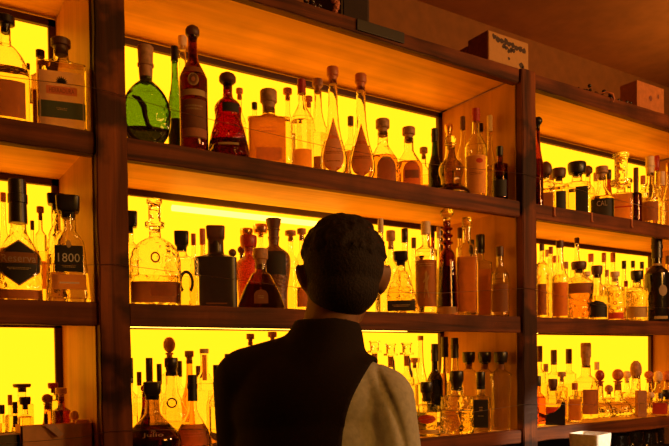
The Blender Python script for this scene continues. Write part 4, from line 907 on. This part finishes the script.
def torso(bm, g=0):
    ell(bm, (0, .01, .98), (.160+g, .115+g, .14+g)); ell(bm, (0, .015, 1.13), (.142+g, .105+g, .17)); ell(bm, (0, .01, 1.28), (.155+g, .120+g, .18)); ell(bm, (-.008, .0, 1.37), (.155+g, .105+g, .11+g))
    capsule(bm, (-.002, -.008, 1.440), SHL+Vector((.02, 0, .010)), .062+g, .052+g, 10); capsule(bm, (-.002, -.008, 1.435), SHR+Vector((-.02, 0, .010)), .060+g, .052+g, 10)
    capsule(bm, (0, -.004, 1.41), (.018, .0, 1.495), .085+g, .056+g, 6)
# body
bm = bmesh.new(); torso(bm)
capsule(bm, (.015, .0, 1.47), (.042, .004, 1.60), .056, .054, 8)
ell(bm, HC+Vector((0, -.004, .018)), (.074, .092, .086)); ell(bm, HC+face_dir((0, .030, -.035)), (.056, .062, .078)); ell(bm, HC+face_dir((0, .058, -.085)), (.030, .028, .026))
ell(bm, HC+face_dir((0, .103, -.018)), (.011, .018, .022), -.4); ell(bm, HC+face_dir((0, .092, .018)), (.045, .012, .010)); ell(bm, HC+face_dir((0, .088, -.056)), (.022, .010, .007))
for s_ in (-1, 1):
    ell(bm, HC+face_dir((s_*.083, .006, -.012)), (.010, .020, .033), .2, s_*.35)
for a_, e_, w_ in ((SHL, ELL, WRL), (SHR, ELR, WRR)):
    capsule(bm, a_, e_, .050, .040, 14); capsule(bm, e_, w_, .040, .027, 14)
    d = (w_-e_).normalized(); side = Vector((1 if w_.x < 0 else -1, 0, 0)); pc = w_+d*.045
    for q_ in range(5): ell(bm, w_+d*(.015+.018*q_), (.030+.004*min(q_, 2), .020, .020))
for s_ in (-1, 1):
    capsule(bm, (s_*.085, .01, .95), (s_*.095, .02, .52), .082, .056, 14); capsule(bm, (s_*.095, .02, .52), (s_*.10, -.01, .09), .054, .038, 14)
    capsule(bm, (s_*.10, -.01, .055), (s_*.11, .14, .04), .038, .030, 8)
fuse(bm, 'body', skin, person, .0065, 5)
# fingers curled, unequal, and thumb
for w_, e_, s_ in ((WRL, ELL, 1), (WRR, ELR, -1)):
    d = (w_-e_).normalized(); side = d.cross(Vector((0, 0, 1))).normalized(); up = side.cross(d)
    bm = bmesh.new(); base = w_+d*.078
    for k, ln in enumerate((.070, .078, .073, .058)):
        o_ = base+side*((k-1.5)*.0175); a1 = o_+d*ln*.45-up*.004; a2 = a1+(d*.75-up*.65).normalized()*ln*.32; a3 = a2+(d*.25-up*.97).normalized()*ln*.26
        capsule(bm, o_, a1, .0088, .0082, 5); capsule(bm, a1, a2, .0082, .0075, 4); capsule(bm, a2, a3, .0075, .0066, 4)
    tb_ = w_+d*.030+side*(.026*s_); t1 = tb_+(d*.6+side*s_*.7).normalized()*.034; t2 = t1+(d*.95+side*s_*.1).normalized()*.028
    capsule(bm, tb_, t1, .012, .010, 5); capsule(bm, t1, t2, .010, .008, 5)
    fuse(bm, 'fingers', skin, person, .0035, 2)
# eyes
for s_ in (-1, 1):
    bm = bmesh.new(); q = HC+face_dir((s_*.030, .083, .003)); r_ = bmesh.ops.create_uvsphere(bm, u_segments=16, v_segments=10, radius=.0115); bmesh.ops.translate(bm, verts=r_['verts'], vec=q)
    obj('eye', bm, C['white'], person, 60)
# shirt
bm = bmesh.new(); torso(bm, .007)
for a_, e_, w_ in ((SHL, ELL, WRL), (SHR, ELR, WRR)):
    capsule(bm, a_, a_.lerp(e_, .35)+Vector((0, 0, 0)), .060, .062, 8); capsule(bm, a_.lerp(e_, .35), e_, .062, .055, 12); capsule(bm, e_, e_.lerp(w_, .7), .055, .040, 12)
def folds(me):
    for v in me.vertices:
        p = v.co
        if abs(p.x) > .12:
            k = -.010*(1-abs(math.sin(20*p.z+50*p.x+2.0*noise.noise(p*5))))**3+.002+.004*noise.noise(Vector((p.x*14, p.y*14, p.z*6)))
            v.co = p+v.normal*k
sf_ = fuse(bm, 'shirt', shirt, person, .0050, 5, folds); sm_ = sf_.modifiers.new('soft', 'SMOOTH'); sm_.iterations = 4
bm = bmesh.new()   # collar
cpts = [Vector((.022+.064*math.cos(a), .004+.062*math.sin(a), 1.498+.012*math.sin(a)-.010*math.cos(a))) for a in [2*PI*k/28 for k in range(29)]]
r0 = [bm.verts.new(p+Vector((0, 0, -.018))+(p-Vector((.022, .004, p.z)))*.12) for p in cpts[:-1]]; r1 = [bm.verts.new(p+Vector((0, 0, .020))) for p in cpts[:-1]]; r2_ = [bm.verts.new(p+Vector((0, 0, .018))-(p-Vector((.022, .004, p.z)))*.06) for p in cpts[:-1]]; r3 = [bm.verts.new(p+Vector((0, 0, -.018))) for p in cpts[:-1]]
for A_, B_ in ((r0, r1), (r1, r2_), (r2_, r3), (r3, r0)):
    for k in range(28): bm.faces.new((A_[k], A_[(k+1) % 28], B_[(k+1) % 28], B_[k]))
obj('collar', bm, shirt, person, 60)
def even_edges(b2, it=25):
    for v in [v for v in b2.verts if not v.link_faces]: b2.verts.remove(v)
    bv = {v: [e.other_vert(v) for e in v.link_edges if e.is_boundary] for v in b2.verts if any(e.is_boundary for e in v.link_edges)}
    for _ in range(it):
        new = {v: (v.co*.4+sum((n.co for n in ns), Vector())/len(ns)*.6) for v, ns in bv.items() if ns}
        for v, c in new.items(): v.co = c
# vest: torso shell and black left sleeve, cut back at right armhole and hem
bm = bmesh.new(); torso(bm, .017)
capsule(bm, SHL, ELL, .074, .066, 14); capsule(bm, ELL, ELL.lerp(WRL, .75), .064, .050, 10)
def armholes(me):
    b2 = bmesh.new(); b2.from_mesh(me); kill = []
    for f in b2.faces:
        c = f.calc_center_median(); z = c.z; u = min(max((1.46-z)/.16, 0), 1)
        lim = .118-.050*math.sin(u*PI/2) if z > 1.16 else .5
        if c.x > lim or (z < .99 and c.x > -.3) or z > 1.535: kill.append(f)
    bmesh.ops.delete(b2, geom=kill, context='FACES'); even_edges(b2); b2.to_mesh(me); b2.free()
v_ = fuse(bm, 'vest', vestm, person, .0065, 6, armholes)
md = v_.modifiers.new('thick', 'SOLIDIFY'); md.thickness = .004; md.offset = -1
# trousers and shoes
bm = bmesh.new(); ell(bm, (0, .01, .97), (.176, .130, .13))
for s_ in (-1, 1):
    capsule(bm, (s_*.088, .01, .93), (s_*.097, .02, .52), .092, .070, 14); capsule(bm, (s_*.097, .02, .52), (s_*.102, -.01, .08), .070, .056, 14)
fuse(bm, 'trousers', trous, person, .008, 5)
for s_ in (-1, 1):
    bm = bmesh.new(); capsule(bm, (s_*.10, -.025, .048), (s_*.112, .165, .040), .046, .036, 10)
    add_box(bm, s_*.106-.042, s_*.106+.042, -.07, .20, .0, .020, .006)
    sh_ = fuse(bm, 'shoe', shoe, person, .006, 3, lambda me: [setattr(v, 'co', Vector((v.co.x, v.co.y, max(v.co.z, .001)))) for v in me.vertices])
# hair: close fade below, longer curls on top
bm = bmesh.new(); rnd = random.Random(4)
ell(bm, HC+Vector((0, -.010, .020)), (.078, .092, .088))
ell(bm, HC+Vector((0, -.020, -.030)), (.069, .076, .060))
for k in range(760):
    u = rnd.uniform(-.62, 1); a = rnd.uniform(0, 2*PI); s2 = math.sqrt(max(0, 1-u*u)); d = Vector((s2*math.cos(a), s2*math.sin(a), u))
    dl = Matrix.Rotation(math.radians(-24), 3, 'Z') @ d
    if dl.y > .50 and u < .45: continue
    if u < -.02 and dl.y > -.35 and abs(dl.x) > .5: continue
    f_ = 1 if u > .10 else .90
    p = HC+Vector((0, -.008, .020))+Vector((d.x*.079*f_, d.y*.093*f_, d.z*.084))
    s_ = bmesh.ops.create_icosphere(bm, subdivisions=1, radius=(.0065+.005*rnd.random()*(.3+u)) if u > .1 else .0045); bmesh.ops.translate(bm, verts=s_['verts'], vec=p)
def cut_face(me):
    b2 = bmesh.new(); b2.from_mesh(me); kill = []
    for f in b2.faces:
        c = Matrix.Rotation(math.radians(-24), 3, 'Z') @ (f.calc_center_median()-HC)
        if c.y > .045 and c.z < .045: kill.append(f)
    bmesh.ops.delete(b2, geom=kill, context='FACES'); even_edges(b2, 6); b2.to_mesh(me); b2.free()
fuse(bm, 'hair', hairm, person, .0042, 2, cut_face)
print('bottles', len(placed))
